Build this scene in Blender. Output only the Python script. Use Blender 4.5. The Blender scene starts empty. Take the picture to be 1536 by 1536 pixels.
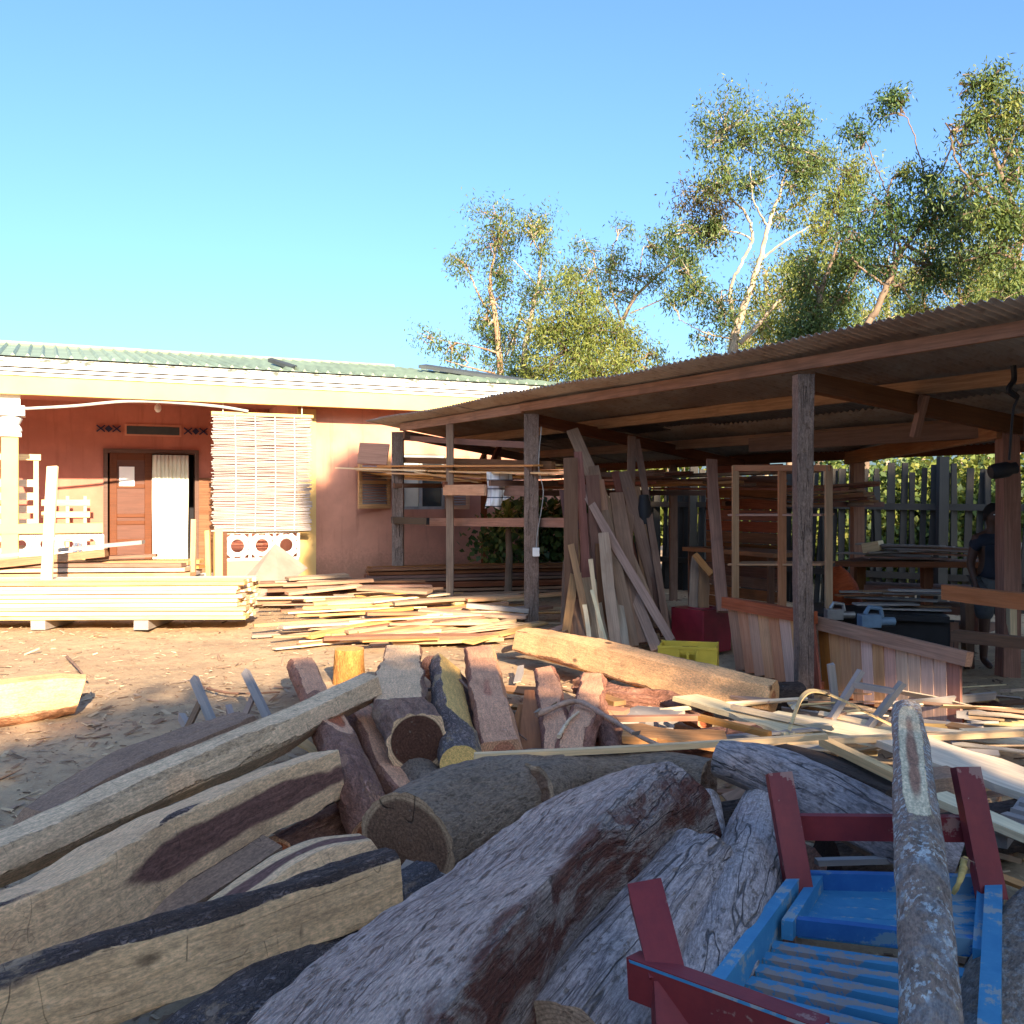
import bpy, math, random
import numpy as np
from mathutils import Vector, Matrix
random.seed(7); rng = np.random.default_rng(7)
SC = bpy.context.scene
COL = SC.collection
F = 1450.0; HY = 745.0; CH = 1.55; CX = 768.0
R = math.radians

# ---------------------------------------------------------------- placing
def U(px, py, D):            # point of the view at depth D
    return Vector(((px-CX)/F*D, D, CH-(py-HY)/F*D))
def G(px, py, z=0.0):        # point of the view at height z
    D = (CH-z)*F/(py-HY)
    return Vector(((px-CX)/F*D, D, z))

# ---------------------------------------------------------------- objects
MW = {}
def tag(o, label=None, cat=None, group=None, kind=None):
    if label: o['label'] = label
    if cat: o['category'] = cat
    if group: o['group'] = group
    if kind: o['kind'] = kind
    return o
def empty(name, M, label=None, cat=None, group=None):
    o = bpy.data.objects.new(name, None); COL.objects.link(o)
    if not isinstance(M, Matrix): M = Matrix.Translation(Vector(M))
    o.empty_display_size = .1
    o.matrix_basis = M; MW[o] = M.copy()
    return tag(o, label, cat, group)
def link(me, name, M=None, parent=None, mats=None):
    """M is a world matrix when the object has no parent or world=True, else local"""
    o = bpy.data.objects.new(name, me); COL.objects.link(o)
    if M is None: M = Matrix.Identity(4)
    if mats:
        for m in (mats if isinstance(mats, (list, tuple)) else [mats]): me.materials.append(m)
    if parent is not None:
        o.parent = parent
        o.matrix_basis = MW[parent].inverted() @ M
    else: o.matrix_basis = M
    MW[o] = M.copy()
    return o
def smooth(me, ang=40):
    me.polygons.foreach_set('use_smooth', [True]*len(me.polygons))
    try: me.set_sharp_from_angle(angle=R(ang))
    except Exception: pass
def frame(T, up=Vector((0,0,1)), side=None):
    X = T.normalized()
    if abs(X.dot(up)) > .97: up = Vector((0,-1,0))
    Z = (up - X*up.dot(X)).normalized(); Y = Z.cross(X)
    return X, Y, Z
def mat4(X, Y, Z, o):
    return Matrix(((X.x,Y.x,Z.x,o.x),(X.y,Y.y,Z.y,o.y),(X.z,Y.z,Z.z,o.z),(0,0,0,1)))

class MB:
    def __init__(s): s.v=[]; s.f=[]; s.mi=[]
    def add(s, vs, fs, mi=0):
        b=len(s.v); s.v += [tuple(v) for v in vs]; s.f += [tuple(b+i for i in f) for f in fs]; s.mi += [mi]*len(fs)
    def box(s, x0,x1,y0,y1,z0,z1, mi=0, M=None):
        vs=[Vector((x,y,z)) for x in (x0,x1) for y in (y0,y1) for z in (z0,z1)]
        if M is not None: vs=[M@v for v in vs]
        s.add(vs, [(0,1,3,2),(4,6,7,5),(0,4,5,1),(2,3,7,6),(0,2,6,4),(1,5,7,3)], mi); return s
    def bar(s, p0, p1, w, h, roll=0, mi=0, up=Vector((0,0,1))):
        p0=Vector(p0); p1=Vector(p1); X,Y,Z=frame(p1-p0, up); M=mat4(X,Y,Z,(p0+p1)/2)
        if roll: M = M@Matrix.Rotation(roll,4,'X')
        L=(p1-p0).length/2
        return s.box(-L,L,-w/2,w/2,-h/2,h/2,mi,M)
    def tube(s, pts, r, n=8, mi=0, cap=True):
        pts=[Vector(p) for p in pts]; rs = r if isinstance(r,(list,tuple)) else [r]*len(pts)
        b=len(s.v); Yp=None
        for i,p in enumerate(pts):
            T=(pts[min(i+1,len(pts)-1)]-pts[max(i-1,0)])
            if T.length<1e-9: T=Vector((0,0,1))
            T.normalize()
            if Yp is None: X,Y,Z=frame(T)
            else:
                Y=(Yp-T*Yp.dot(T)).normalized(); Z=T.cross(Y)
            Yp=Y
            for k in range(n):
                a=2*math.pi*k/n; s.v.append(tuple(p+(Y*math.cos(a)+Z*math.sin(a))*rs[i]))
        for i in range(len(pts)-1):
            for k in range(n):
                a=b+i*n+k; c=b+i*n+(k+1)%n; s.f.append((a,c,c+n,a+n)); s.mi.append(mi)
        if cap:
            s.f.append(tuple(b+k for k in range(n))[::-1]); s.mi.append(mi)
            s.f.append(tuple(b+(len(pts)-1)*n+k for k in range(n))); s.mi.append(mi)
        return s
    def lathe(s, prof, n=20, c=(0,0,0), mi=0):
        b=len(s.v)
        for r,z in prof:
            for k in range(n):
                a=2*math.pi*k/n; s.v.append((c[0]+r*math.cos(a),c[1]+r*math.sin(a),c[2]+z))
        for i in range(len(prof)-1):
            for k in range(n):
                a=b+i*n+k; d=b+i*n+(k+1)%n; s.f.append((a,d,d+n,a+n)); s.mi.append(mi)
        s.f.append(tuple(b+k for k in range(n))[::-1]); s.mi.append(mi)
        s.f.append(tuple(b+(len(prof)-1)*n+k for k in range(n))); s.mi.append(mi)
        return s
    def torus(s, c, R0, r, M=None, n=20, m=8, a0=0, a1=2*math.pi, mi=0):
        full=abs(a1-a0-2*math.pi)<1e-6; N=n if full else n+1; b=len(s.v)
        for i in range(N):
            a=a0+(a1-a0)*i/n
            for k in range(m):
                t=2*math.pi*k/m; rr=R0+r*math.cos(t)
                v=Vector((c[0]+rr*math.cos(a), c[1]+r*math.sin(t), c[2]+rr*math.sin(a)))
                s.v.append(tuple(M@v if M is not None else v))
        for i in range(n):
            j=(i+1)%N
            for k in range(m):
                k2=(k+1)%m; s.f.append((b+i*m+k,b+i*m+k2,b+j*m+k2,b+j*m+k)); s.mi.append(mi)
        return s
    def mesh(s, name):
        me=bpy.data.meshes.new(name); me.from_pydata(s.v,[],s.f)
        if any(s.mi): me.polygons.foreach_set('material_index', s.mi)
        me.update(); return me
    def build(s, name, mats, parent=None, M=None, bevel=0, sm=0, local=True):
        me=s.mesh(name)
        if sm: smooth(me, sm)
        if local and parent is not None:
            M = MW[parent] @ (M if M is not None else Matrix.Identity(4))
        o=link(me,name,M,parent,mats)
        if bevel: 
            b=o.modifiers.new('bevel','BEVEL'); b.width=bevel; b.segments=2; b.limit_method='ANGLE'
        return o

# ---------------------------------------------------------------- noise (numpy)
def _h(i,j,k,seed):
    n=(i*374761393 + j*668265263 + k*2147483647 + seed*144665) & 0xffffffff
    n=((n^(n>>13))*1274126177)&0xffffffff
    n=(n^(n>>16))&0xffffffff
    return n/4294967295.0
def vn(x,y,z,seed=0):
    x=np.asarray(x,float);y=np.asarray(y,float);z=np.asarray(z,float)
    x,y,z=np.broadcast_arrays(x,y,z)
    i=np.floor(x).astype(np.int64);j=np.floor(y).astype(np.int64);k=np.floor(z).astype(np.int64)
    fx=x-i;fy=y-j;fz=z-k
    fx=fx*fx*(3-2*fx);fy=fy*fy*(3-2*fy);fz=fz*fz*(3-2*fz)
    r=0
    for a in (0,1):
        for b in (0,1):
            for c in (0,1):
                w=(fx if a else 1-fx)*(fy if b else 1-fy)*(fz if c else 1-fz)
                r=r+w*_h(i+a,j+b,k+c,seed)
    return r*2-1
def fbm(x,y,z,seed=0,o=4):
    r=0;a=.5;f=1
    for q in range(o):
        r=r+a*vn(x*f,y*f,z*f,seed+q*17); a*=.5; f*=2.03
    return r

# ---------------------------------------------------------------- node helper
class NT:
    def __init__(s,name):
        s.m=bpy.data.materials.new(name); s.m.use_nodes=True; s.t=s.m.node_tree; s.t.nodes.clear()
        s.out=s.t.nodes.new('ShaderNodeOutputMaterial')
    def n(s,typ,inp=None,**kw):
        nd=s.t.nodes.new('ShaderNode'+typ)
        for k,v in kw.items(): setattr(nd,k,v)
        for k,v in (inp or {}).items():
            sk=nd.inputs[k]
            if isinstance(v,bpy.types.NodeSocket): s.t.links.new(v,sk)
            elif isinstance(v,(tuple,list)) and len(v)==3 and sk.type=='RGBA': sk.default_value=(*v,1)
            else: sk.default_value=v
        return nd
    def math(s,op,a,b=None,c=None,clamp=False):
        nd=s.t.nodes.new('ShaderNodeMath'); nd.operation=op; nd.use_clamp=clamp
        for i,v in enumerate((a,b,c)):
            if v is None: continue
            if isinstance(v,bpy.types.NodeSocket): s.t.links.new(v,nd.inputs[i])
            else: nd.inputs[i].default_value=v
        return nd.outputs[0]
    def mix(s,f,a,b,mode='MIX'):
        nd=s.t.nodes.new('ShaderNodeMix'); nd.data_type='RGBA'; nd.blend_type=mode
        for i,v in ((0,f),(6,a),(7,b)):
            if isinstance(v,bpy.types.NodeSocket): s.t.links.new(v,nd.inputs[i])
            elif isinstance(v,(tuple,list)): nd.inputs[i].default_value=(*v[:3],1)
            else: nd.inputs[i].default_value=v
        return nd.outputs[2]
    def ss(s,v,lo,hi,o0=0,o1=1):
        nd=s.n('MapRange',{0:v,1:lo,2:hi,3:o0,4:o1}); nd.interpolation_type='SMOOTHSTEP'; return nd.outputs[0]
    def coords(s,kind='Object'):
        return s.n('TexCoord').outputs[kind]
    def mp(s,vec,sc,loc=(0,0,0)):
        nd=s.n('Mapping',{'Vector':vec}); nd.inputs['Scale'].default_value=sc
        if isinstance(loc,bpy.types.NodeSocket): s.t.links.new(loc,nd.inputs['Location'])
        else: nd.inputs['Location'].default_value=loc
        return nd.outputs[0]
    def noise(s,vec,scale,detail=4,rough=.55,dist=0):
        return s.n('TexNoise',{'Vector':vec,'Scale':scale,'Detail':detail,'Roughness':rough,'Distortion':dist}).outputs[0]
    def vor(s,vec,scale,feat='DISTANCE_TO_EDGE'):
        return s.n('TexVoronoi',{'Vector':vec,'Scale':scale},feature=feat).outputs['Distance']
    def attr(s,name): return s.n('Attribute',attribute_name=name).outputs['Fac']
    def bump(s,h,strength=.5,dist=.01,normal=None):
        d={'Height':h,'Strength':strength,'Distance':dist}
        if normal is not None: d['Normal']=normal
        return s.n('Bump',d).outputs[0]
    def done(s,col,rough=.8,normal=None,spec=.3,metal=0,extra=None):
        d={'Base Color':col,'Roughness':rough,'Metallic':metal,'Specular IOR Level':spec}
        if normal is not None: d['Normal']=normal
        p=s.n('BsdfPrincipled',d)
        s.t.links.new(p.outputs[0],s.out.inputs[0]); return s.m

def mul(c,k): return tuple(min(1,x*k) for x in c)

# log material: bark outside, sapwood and heartwood inside, seen wherever the log is cut
def mat_log(name, b1, b2, sap, heart=None, hr=.0, style='fissure', bs=9, depth=.012, weather=0, wcol=(.30,.31,.33),
            saw=1.0, crack=.5, ring=1.0, stain=None, bump=1.0, lichen=0, hn=.18, hre=None):
    wm_=lambda c: tuple(min(.8,x*k) for x,k in zip(c,(1.28,1.0,.84))) if c else c
    b1,b2,sap,heart,stain,wcol=[wm_(q) for q in (b1,b2,sap,heart,stain,wcol)]
    t=NT(name); oc=t.coords(); rnd=t.n('ObjectInfo').outputs['Random']
    off=t.n('CombineXYZ',{0:t.math('MULTIPLY',rnd,37.),1:t.math('MULTIPLY',rnd,11.),2:t.math('MULTIPLY',rnd,23.)}).outputs[0]
    p=t.n('VectorMath',{0:oc,1:off},operation='ADD').outputs[0]
    dn=t.n('TexNoise',{'Vector':p,'Scale':5.,'Detail':3.}).outputs['Color']
    pd=t.n('VectorMath',{0:p,1:t.n('VectorMath',{0:dn,'Scale':.06},operation='SCALE').outputs[0]},operation='ADD').outputs[0]
    ps=t.n('VectorMath',{0:p,1:t.n('VectorMath',{0:dn,'Scale':.018},operation='SCALE').outputs[0]},operation='ADD').outputs[0]
    cut=t.attr('cut'); rn=t.attr('rn'); end=t.attr('endf')
    nbig=t.noise(t.mp(pd,(.5,1,1)),5,5,.6)
    nfine=t.noise(t.mp(pd,(.5,1,1)),45,6,.65)
    def ridge(vec,sc,wd,det=3,ds=.4):   # long open checks: thin bands where a stretched noise crosses its middle
        q=t.math('ABSOLUTE',t.math('SUBTRACT',t.noise(vec,sc,det,.5,ds),.5)); return t.ss(q,0,wd,1,0)
    # bark
    if style=='fissure':
        v=t.math('ABSOLUTE',t.math('SUBTRACT',t.noise(t.mp(pd,(.22,1,1)),bs*3.4,5,.6,.5),.5)); v2=t.math('ABSOLUTE',t.math('SUBTRACT',t.noise(t.mp(pd,(.5,1,1),(3,5,7)),bs*5.5,3,.5,.8),.5))
        v=t.math('MINIMUM',t.math('MULTIPLY',v,2.2),t.math('MULTIPLY',v2,2.6)); f=t.ss(v,.0,.32)
        bh=t.math('ADD',f,t.math('MULTIPLY',nfine,.5)); dark=t.ss(v,.0,.22,.30,1.05)
    elif style=='papery':
        v=t.noise(t.mp(pd,(.18,1,1)),bs*3,6,.7,1.2); f=t.ss(v,.35,.65)
        bh=t.math('ADD',f,t.math('MULTIPLY',nfine,.4)); dark=t.ss(v,.33,.47,.45,1)
    elif style=='grey':        # weathered bare wood with long checks
        r1=ridge(t.mp(ps,(.05,1,1)),bs*1.8,.008,3,.1); r2=ridge(t.mp(ps,(.035,1,1)),bs*7.,.022,4,.1); r2=t.math('MULTIPLY',r2,t.ss(nbig,.42,.55,0,.8))
        f=t.math('SUBTRACT',1.,t.math('MAXIMUM',r1,t.math('MULTIPLY',r2,.6)))
        g=t.noise(t.mp(ps,(.03,1,1)),110,5,.65)
        bh=t.math('ADD',t.math('MULTIPLY',f,1.0),t.math('MULTIPLY',g,.8)); dark=t.math('MULTIPLY',t.ss(f,.1,1.,.30,1),t.ss(g,.3,.6,.70,1.1))
    else:
        v=nfine; f=t.ss(v,.3,.7); bh=t.math('ADD',f,t.noise(t.mp(pd,(.6,1,1)),16,5,.7)); dark=t.ss(v,.32,.58,.45,1.15)
    bc=t.mix(t.ss(nbig,.3,.7),b1,b2)
    bc=t.mix(1.,bc,t.n('CombineColor',{0:dark,1:dark,2:dark}).outputs[0],'MULTIPLY')
    bc=t.mix(t.ss(nfine,.35,.7,0,.6),bc,mul(b1,.45))
    if stain:
        ns=t.noise(t.mp(pd,(.45,1,1)),7.5,8,.7,.9); sdm=t.ss(t.math('ADD',t.attr('sdv'),t.math('MULTIPLY',t.math('SUBTRACT',nbig,.5),.5)),.42,.56)
        bc=t.mix(t.math('MULTIPLY',sdm,.85),bc,t.mix(t.ss(nfine,.35,.65),(.24,.17,.135),(.50,.38,.31))); bc=t.mix(t.math('MULTIPLY',t.ss(ns,.42,.56,0,.95),t.math('MULTIPLY_ADD',sdm,.85,.12)),bc,stain)
    if lichen:
        nl=t.noise(t.mp(p,(.7,1,1)),62,4,.65); nlm=t.noise(p,7,3,.5); bc=t.mix(t.math('MULTIPLY',t.ss(nl,.52,.58,0,lichen),t.ss(nlm,.36,.5)),bc,(.55,.57,.55))
        nl2=t.noise(p,9,4,.6); bc=t.mix(t.ss(nl2,.5,.62,0,.35),bc,(.28,.33,.36))
    # wood
    grain=t.noise(t.mp(pd,(.035,1,1)),90,4,.6)
    saws=t.noise(t.mp(p,(1,.12,.12)),55,3,.6)
    wc=t.mix(t.ss(grain,.3,.7),mul(sap,.78),mul(sap,1.1))
    wc=t.mix(t.ss(saws,.45,.75,0,.3*saw),wc,mul(sap,.55))
    blot=t.noise(p,3.5,5,.6); wc=t.mix(t.ss(blot,.47,.74,0,.42),wc,(sap[0]*.5,sap[1]*.46,sap[2]*.45)); b2_=t.noise(t.mp(p,(.4,1,1)),16,5,.7); wc=t.mix(t.ss(b2_,.5,.72,0,.35),wc,(sap[0]*.55,sap[1]*.5,sap[2]*.5))
    kn=t.vor(t.mp(p,(.5,1,1)),2.6,'F1'); wc=t.mix(t.ss(kn,.035,.075,.85,0),wc,(.05,.03,.022))
    if heart:
        hrx=t.math('MULTIPLY_ADD',end,(hre or hr)-hr,hr)
        hf=t.math('ADD',t.math('SUBTRACT',rn,hrx),t.math('MULTIPLY',t.math('SUBTRACT',t.noise(t.mp(pd,(.35,1,1)),4.5,4,.5),.5),hn*2))
        hm=t.ss(hf,-.035,.035,1,0)
        hc=t.mix(t.ss(grain,.3,.7),mul(heart,.7),mul(heart,1.25))
        wc=t.mix(hm,wc,hc)
    rg=t.math('SINE',t.math('ADD',t.math('MULTIPLY',rn,70.),t.math('MULTIPLY',nbig,14.)))
    wc=t.mix(t.math('MULTIPLY',t.math('MULTIPLY',end,ring),t.ss(rg,0,1,0,.35)),wc,mul(heart or sap,.5))
    cm=t.math('MULTIPLY',ridge(t.mp(ps,(.025,1,1)),16.,.006,2,.0),t.ss(blot,.46,.58,0,.4)); cx_=t.math('MULTIPLY',ridge(t.mp(ps,(1,.25,.25)),4.,.003,3,.3),t.ss(nbig,.46,.54,0,.6)); cm=t.math('MULTIPLY',t.math('MAXIMUM',cm,cx_),crack)
    wc=t.mix(cm,wc,(.03,.022,.018))
    if weather: wc=t.mix(t.math('MULTIPLY',t.ss(blot,.2,.6,.6,1),weather),wc,wcol)
    # mask between bark and wood, ragged edge
    mk=t.math('ADD',cut,t.math('MULTIPLY',t.math('SUBTRACT',nfine,.5),.07)); mk=t.math('ADD',mk,t.math('MULTIPLY',t.math('SUBTRACT',nbig,.56),.22 if style in('fissure','papery') else .0))
    mk=t.math('MAXIMUM',t.ss(mk,.004,.02),t.ss(end,.4,.6))
    c=t.mix(mk,bc,wc)
    nv=t.noise(t.mp(p,(.35,1,1)),150,3,.7); c=t.mix(1.,c,t.n('CombineColor',{0:t.ss(nv,.25,.75,.66,1.28),1:t.ss(nv,.25,.75,.66,1.27),2:t.ss(nv,.25,.75,.68,1.25)}).outputs[0],'MULTIPLY')
    sp=t.noise(p,28,5,.7); c=t.mix(t.ss(sp,.60,.72,0,.35),c,(.06,.045,.038)); c=t.mix(t.ss(sp,.28,.38,.14,0),c,(.62,.58,.52))
    inner=t.ss(t.math('MULTIPLY',cut,t.math('SUBTRACT',1.,end)),.012,.035); rim=t.math('MULTIPLY',mk,t.math('SUBTRACT',1.,inner))
    rim=t.math('MULTIPLY',rim,t.math('SUBTRACT',1.,end))
    if style in('fissure','papery'): c=t.mix(t.math('MULTIPLY',rim,.7),c,mul(b1,.7))
    hgt=t.math('ADD',t.math('MULTIPLY',bh,t.math('SUBTRACT',1.,mk)),t.math('MULTIPLY',mk,t.math('SUBTRACT',t.math('ADD',t.math('MULTIPLY',grain,.10),t.math('MULTIPLY',saws,.12)),t.math('MULTIPLY',cm,.6))))
    return t.done(c,.85,t.bump(hgt,.9*bump,depth),.2)

def mat_board(name, c, var=.25, grain=.5, weather=0, wcol=(.30,.29,.29), rough=.8, warm=0., dirt=.3):
    c=tuple(min(.8,x*k) for x,k in zip(c,(1.12,1.0,.93))); wcol=tuple(x*k for x,k in zip(wcol,(1.15,1.03,.92)))
    t=NT(name); oc=t.coords(); rnd=t.n('ObjectInfo').outputs['Random']
    off=t.n('CombineXYZ',{0:t.math('MULTIPLY',rnd,37.),1:t.math('MULTIPLY',rnd,91.),2:t.math('MULTIPLY',rnd,23.)}).outputs[0]
    p=t.n('VectorMath',{0:oc,1:off},operation='ADD').outputs[0]
    g=t.noise(t.mp(p,(.04,1,1)),60,5,.6,.4); g2=t.noise(t.mp(p,(.12,1,1)),14,4,.6,.8); b=t.noise(p,3,4,.6)
    col=t.mix(t.ss(g,.3,.7),mul(c,1-.35*grain),mul(c,1+.15*grain))
    col=t.mix(t.ss(g2,.45,.7,0,.55*grain),col,(c[0]*.62,c[1]*.5,c[2]*.42))
    col=t.mix(t.ss(b,.5,.75,0,dirt),col,mul(c,.45))
    hsv=t.n('HueSaturation',{'Hue':t.math('MULTIPLY_ADD',rnd,.03,.485+warm),'Saturation':t.math('MULTIPLY_ADD',t.math('FRACT',t.math('MULTIPLY',rnd,7.3)),.5,.75),'Value':t.math('MULTIPLY_ADD',t.math('FRACT',t.math('MULTIPLY',rnd,13.7)),var*2,1-var),'Color':col}).outputs[0]
    if weather: hsv=t.mix(t.math('MULTIPLY',t.ss(g2,.2,.6,.55,1),weather),hsv,wcol)
    h=t.math('ADD',t.math('MULTIPLY',g,.6),t.math('MULTIPLY',g2,.4))
    return t.done(hsv,rough,t.bump(h,.5,.004),.25)

def mat_flat(name, c, rough=.7, var=.15, scale=8, spec=.3, metal=0, bump=.1, bdist=.004, c2=None):
    t=NT(name); oc=t.coords(); n=t.noise(oc,scale,5,.6)
    col=t.mix(t.ss(n,.3,.7),mul(c,1-var),c2 if c2 else mul(c,1+var))
    return t.done(col,rough,t.bump(t.noise(oc,scale*8,4,.6),bump,bdist),spec,metal)

# ---------------------------------------------------------------- logs
def catmull(P, n):
    P=[np.array(p,float) for p in P]
    if len(P)==2: 
        return np.array([P[0]+(P[1]-P[0])*t for t in np.linspace(0,1,n)])
    Q=[2*P[0]-P[1]]+P+[2*P[-1]-P[-2]]; out=[]
    L=[0]
    for i in range(1,len(P)): L.append(L[-1]+np.linalg.norm((P[i]-P[i-1])[:3]))
    for s in np.linspace(0,L[-1],n):
        k=min(max(np.searchsorted(L,s)-1,0),len(P)-2); t=(s-L[k])/(L[k+1]-L[k])
        a,b,c,d=Q[k],Q[k+1],Q[k+2],Q[k+3]
        out.append(.5*((2*b)+(-a+c)*t+(2*a-5*b+4*c-d)*t*t+(-a+3*b-3*c+d)*t**3))
    return np.array(out)
def fval(v,t):
    if isinstance(v,(int,float)): return np.full_like(t,float(v))
    return np.interp(t,[a for a,_ in v],[b for _,b in v])
SEED=[0]
def log(name,label,pts,mat,flats=(),amp=.03,lump=.07,N=80,M=56,cat='log',group=None,side=None,tilt=(0,0),tilty=(0,0),
        sect=None,world=False,rough_end=.01,fine=.012,squash=1.0,nocut=False,chop=.02):
    """pts: (px,py,z,width px). flats: (angle, depth (number or [(t,d)..]), waviness).  angle 0 = up, 90 = towards the camera"""
    SEED[0]+=1; sd=SEED[0]*31
    P=[]
    for (a,b,c,w) in pts:
        if world: P.append((a,b,c,w))
        else:
            g=G(a,b,c); P.append((g.x,g.y,g.z,w/2*g.y/F))
    C=catmull(P,N); c=C[:,:3]; r=C[:,3]
    T=np.gradient(c,axis=0); T/=np.linalg.norm(T,axis=1)[:,None]
    up=np.array([0,0,1.]) if abs(T[N//2][2])<.9 else np.array([0,-1.,0])
    Nn=up-T*(T@up)[:,None]; Nn/=np.linalg.norm(Nn,axis=1)[:,None]
    B=np.cross(T,Nn); mid=c[N//2]; camd=np.array([0,0,CH])-mid
    sgn=1.0
    if side is None: sgn = 1.0 if B[N//2]@camd>0 else -1.0
    elif side=='R': sgn = 1.0 if B[N//2][0]>0 else -1.0
    elif side=='L': sgn = 1.0 if B[N//2][0]<0 else -1.0
    B=B*sgn
    s=np.concatenate([[0],np.cumsum(np.linalg.norm(np.diff(c,axis=0),axis=1))]); L=s[-1]; t=s/L
    th=np.linspace(0,2*np.pi,M,endpoint=False)
    TH,S=np.meshgrid(th,s); Rr=r[:,None]
    cx=np.cos(TH);cy=np.sin(TH)
    base=Rr*(1+lump*2*fbm(cx*1.1,cy*1.1,S*1.6/ max(.1,1),sd,3))
    if sect is not None:
        sa=[a for a,_ in sect]; sv=[v for _,v in sect]
        deg=np.degrees(TH)%360
        base=base*np.interp(deg,sa+[sa[0]+360],sv+[sv[0]])
    rr=base+amp*Rr*2*fbm(cx*base/ Rr*3.,cy*3.,S*3.5,sd+5,3)+fine*Rr*2*vn(cx*14,cy*14,S*22,sd+9)
    full=rr.copy(); cut=np.zeros_like(rr)
    for fl in flats:
        ang,dep=fl[0],fl[1]; wav=fl[2] if len(fl)>2 else .06
        a=R(ang); co=np.cos(TH-a)
        d=fval(dep,t)[:,None]*Rr*(1+wav*2*fbm(S*2.3,TH*0+ang,TH*0,sd+int(ang)%97+3,3))+.006*Rr*fbm(S*12,TH*6,TH*0,sd+8,2)+chop*Rr*np.abs(fbm(S*7,TH*1.5,TH*0,sd+18,2))
        lim=np.where(co>.08,d/np.maximum(co,.08),9.)
        m=lim<rr; cut=np.where(m,np.maximum(cut,(full-lim)/Rr),cut); rr=np.where(m,lim,rr)
    if nocut: cut=cut*0
    rn=rr/Rr; SV_=np.sin(TH).reshape(-1)
    zz=cx*rr; yy=cy*rr*squash
    V=c[:,None,:]+Nn[:,None,:]*zz[...,None]+B[:,None,:]*yy[...,None]
    # tilt of the end cuts
    for e,(i0,tl,tly) in enumerate(((0,tilt[0],tilty[0]),(N-1,tilt[1],tilty[1]))):
        if tl or tly:
            k=max(2,int(N*.2))
            for q in range(k):
                i=q if e==0 else N-1-q; w=(1-q/k)
                V[i]+=T[i0][None,:]*((zz[i]*tl+yy[i]*tly)*w)[:,None]
    verts=[V.reshape(-1,3)]; faces=[]
    fl_=(sgn>0)
    idx=np.arange(N*M).reshape(N,M)
    for i in range(N-1):
        for k in range(M):
            a,b2=idx[i,k],idx[i,(k+1)%M]; cc,dd=idx[i+1,(k+1)%M],idx[i+1,k]
            faces.append((a,dd,cc,b2) if fl_ else (a,b2,cc,dd))
    A=[rn.reshape(-1)]; Cu=[cut.reshape(-1)]; E=[np.zeros(N*M)]
    base_i=N*M; K=7
    for e,i0 in ((0,0),(1,N-1)):
        ring=V[i0]; ctr=ring.mean(0); blk=[]
        for q in range(K):
            f=1-q/(K) if q else 1.0
            rp=ctr+(ring-ctr)*f
            if q: rp=rp+T[i0]*(r[i0]*rough_end*2*fbm(cx[0]*f*3,cy[0]*f*3,f*0+sd,sd+7,3))[:,None]
            blk.append(rp)
            A.append(rn[i0]*f); Cu.append(np.full(M,.5)); E.append(np.ones(M))
        verts+=blk; verts.append(ctr[None,:]); A.append(np.zeros(1)); Cu.append(np.full(1,.5)); E.append(np.ones(1))
        for q in range(K-1):
            for k in range(M):
                a=base_i+q*M+k; b2=base_i+q*M+(k+1)%M
                f4=(a,b2,b2+M,a+M); faces.append(f4 if (e==0)==fl_ else f4[::-1])
        for k in range(M):
            a=base_i+(K-1)*M+k; b2=base_i+(K-1)*M+(k+1)%M; f3=(a,b2,base_i+K*M)
            faces.append(f3 if (e==0)==fl_ else f3[::-1])
        base_i+=K*M+1
    V=np.concatenate(verts)
    X=Vector(T[N//2]); Z=Vector(Nn[N//2]); Y=Z.cross(X); Mx=mat4(X,Y,Z,Vector(mid))
    inv=np.array(Mx.inverted()); Vl=V@inv[:3,:3].T+inv[:3,3]
    me=bpy.data.meshes.new(name); me.from_pydata(Vl.tolist(),[],faces)
    SVl=[SV_]+[np.full(len(V)-len(SV_),.0)]
    for nm,arr in (('rn',A),('cut',Cu),('endf',E),('sdv',SVl)):
        at=me.attributes.new(nm,'FLOAT','POINT'); at.data.foreach_set('value',np.concatenate(arr).astype(np.float32))
    me.update(); smooth(me,38)
    return tag(link(me,name,Mx,None,mat),label,cat,group)

# ---------------------------------------------------------------- boards
def board(name,p0,p1,w,t,mat,roll=0,label=None,cat=None,group=None,parent=None,warp=.01,up=Vector((0,0,1)),n=6,ragged=.0,taper=0,bow=0):
    p0=Vector(p0);p1=Vector(p1); X,Y,Z=frame(p1-p0,up); M=mat4(X,Y,Z,(p0+p1)/2)@Matrix.Rotation(roll,4,'X')
    L=(p1-p0).length; vs=[];fs=[]
    a=random.uniform(-warp,warp); b=random.uniform(-warp,warp); tw=random.uniform(-.03,.03)
    for i in range(n+1):
        u=i/n*2-1; x=u*L/2; dz=a*(1-u*u)*L*.5+bow*(1-u*u); dy=b*(1-u*u)*L*.4
        ww=w/2*(1-(taper*(u+1)/2)); e0=random.uniform(-ragged,ragged)*w; e1=random.uniform(-ragged,ragged)*w; c_,s_=math.cos(tw*u),math.sin(tw*u)
        for (yy,zz) in ((-ww+e0,-t/2),(ww+e1,-t/2),(ww+e1,t/2),(-ww+e0,t/2)):
            vs.append((x+(random.uniform(-.004,.004) if i in(0,n) else 0),dy+yy*c_-zz*s_,dz+yy*s_+zz*c_))
    for i in range(n):
        for k in range(4): q=i*4+k; q2=i*4+(k+1)%4; fs.append((q,q+4,q2+4,q2))
    fs.append((0,1,2,3)); fs.append((n*4+3,n*4+2,n*4+1,n*4))
    me=bpy.data.meshes.new(name); me.from_pydata(vs,[],fs); me.update()
    o=link(me,name,M,parent,mat)
    return tag(o,label,cat,group)
SKY_STR=.10; SUN_STR=4.4; EXPO=2.12; SKY_TINT=(.54,.69,.855); SKY_GAM=1.0
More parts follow.
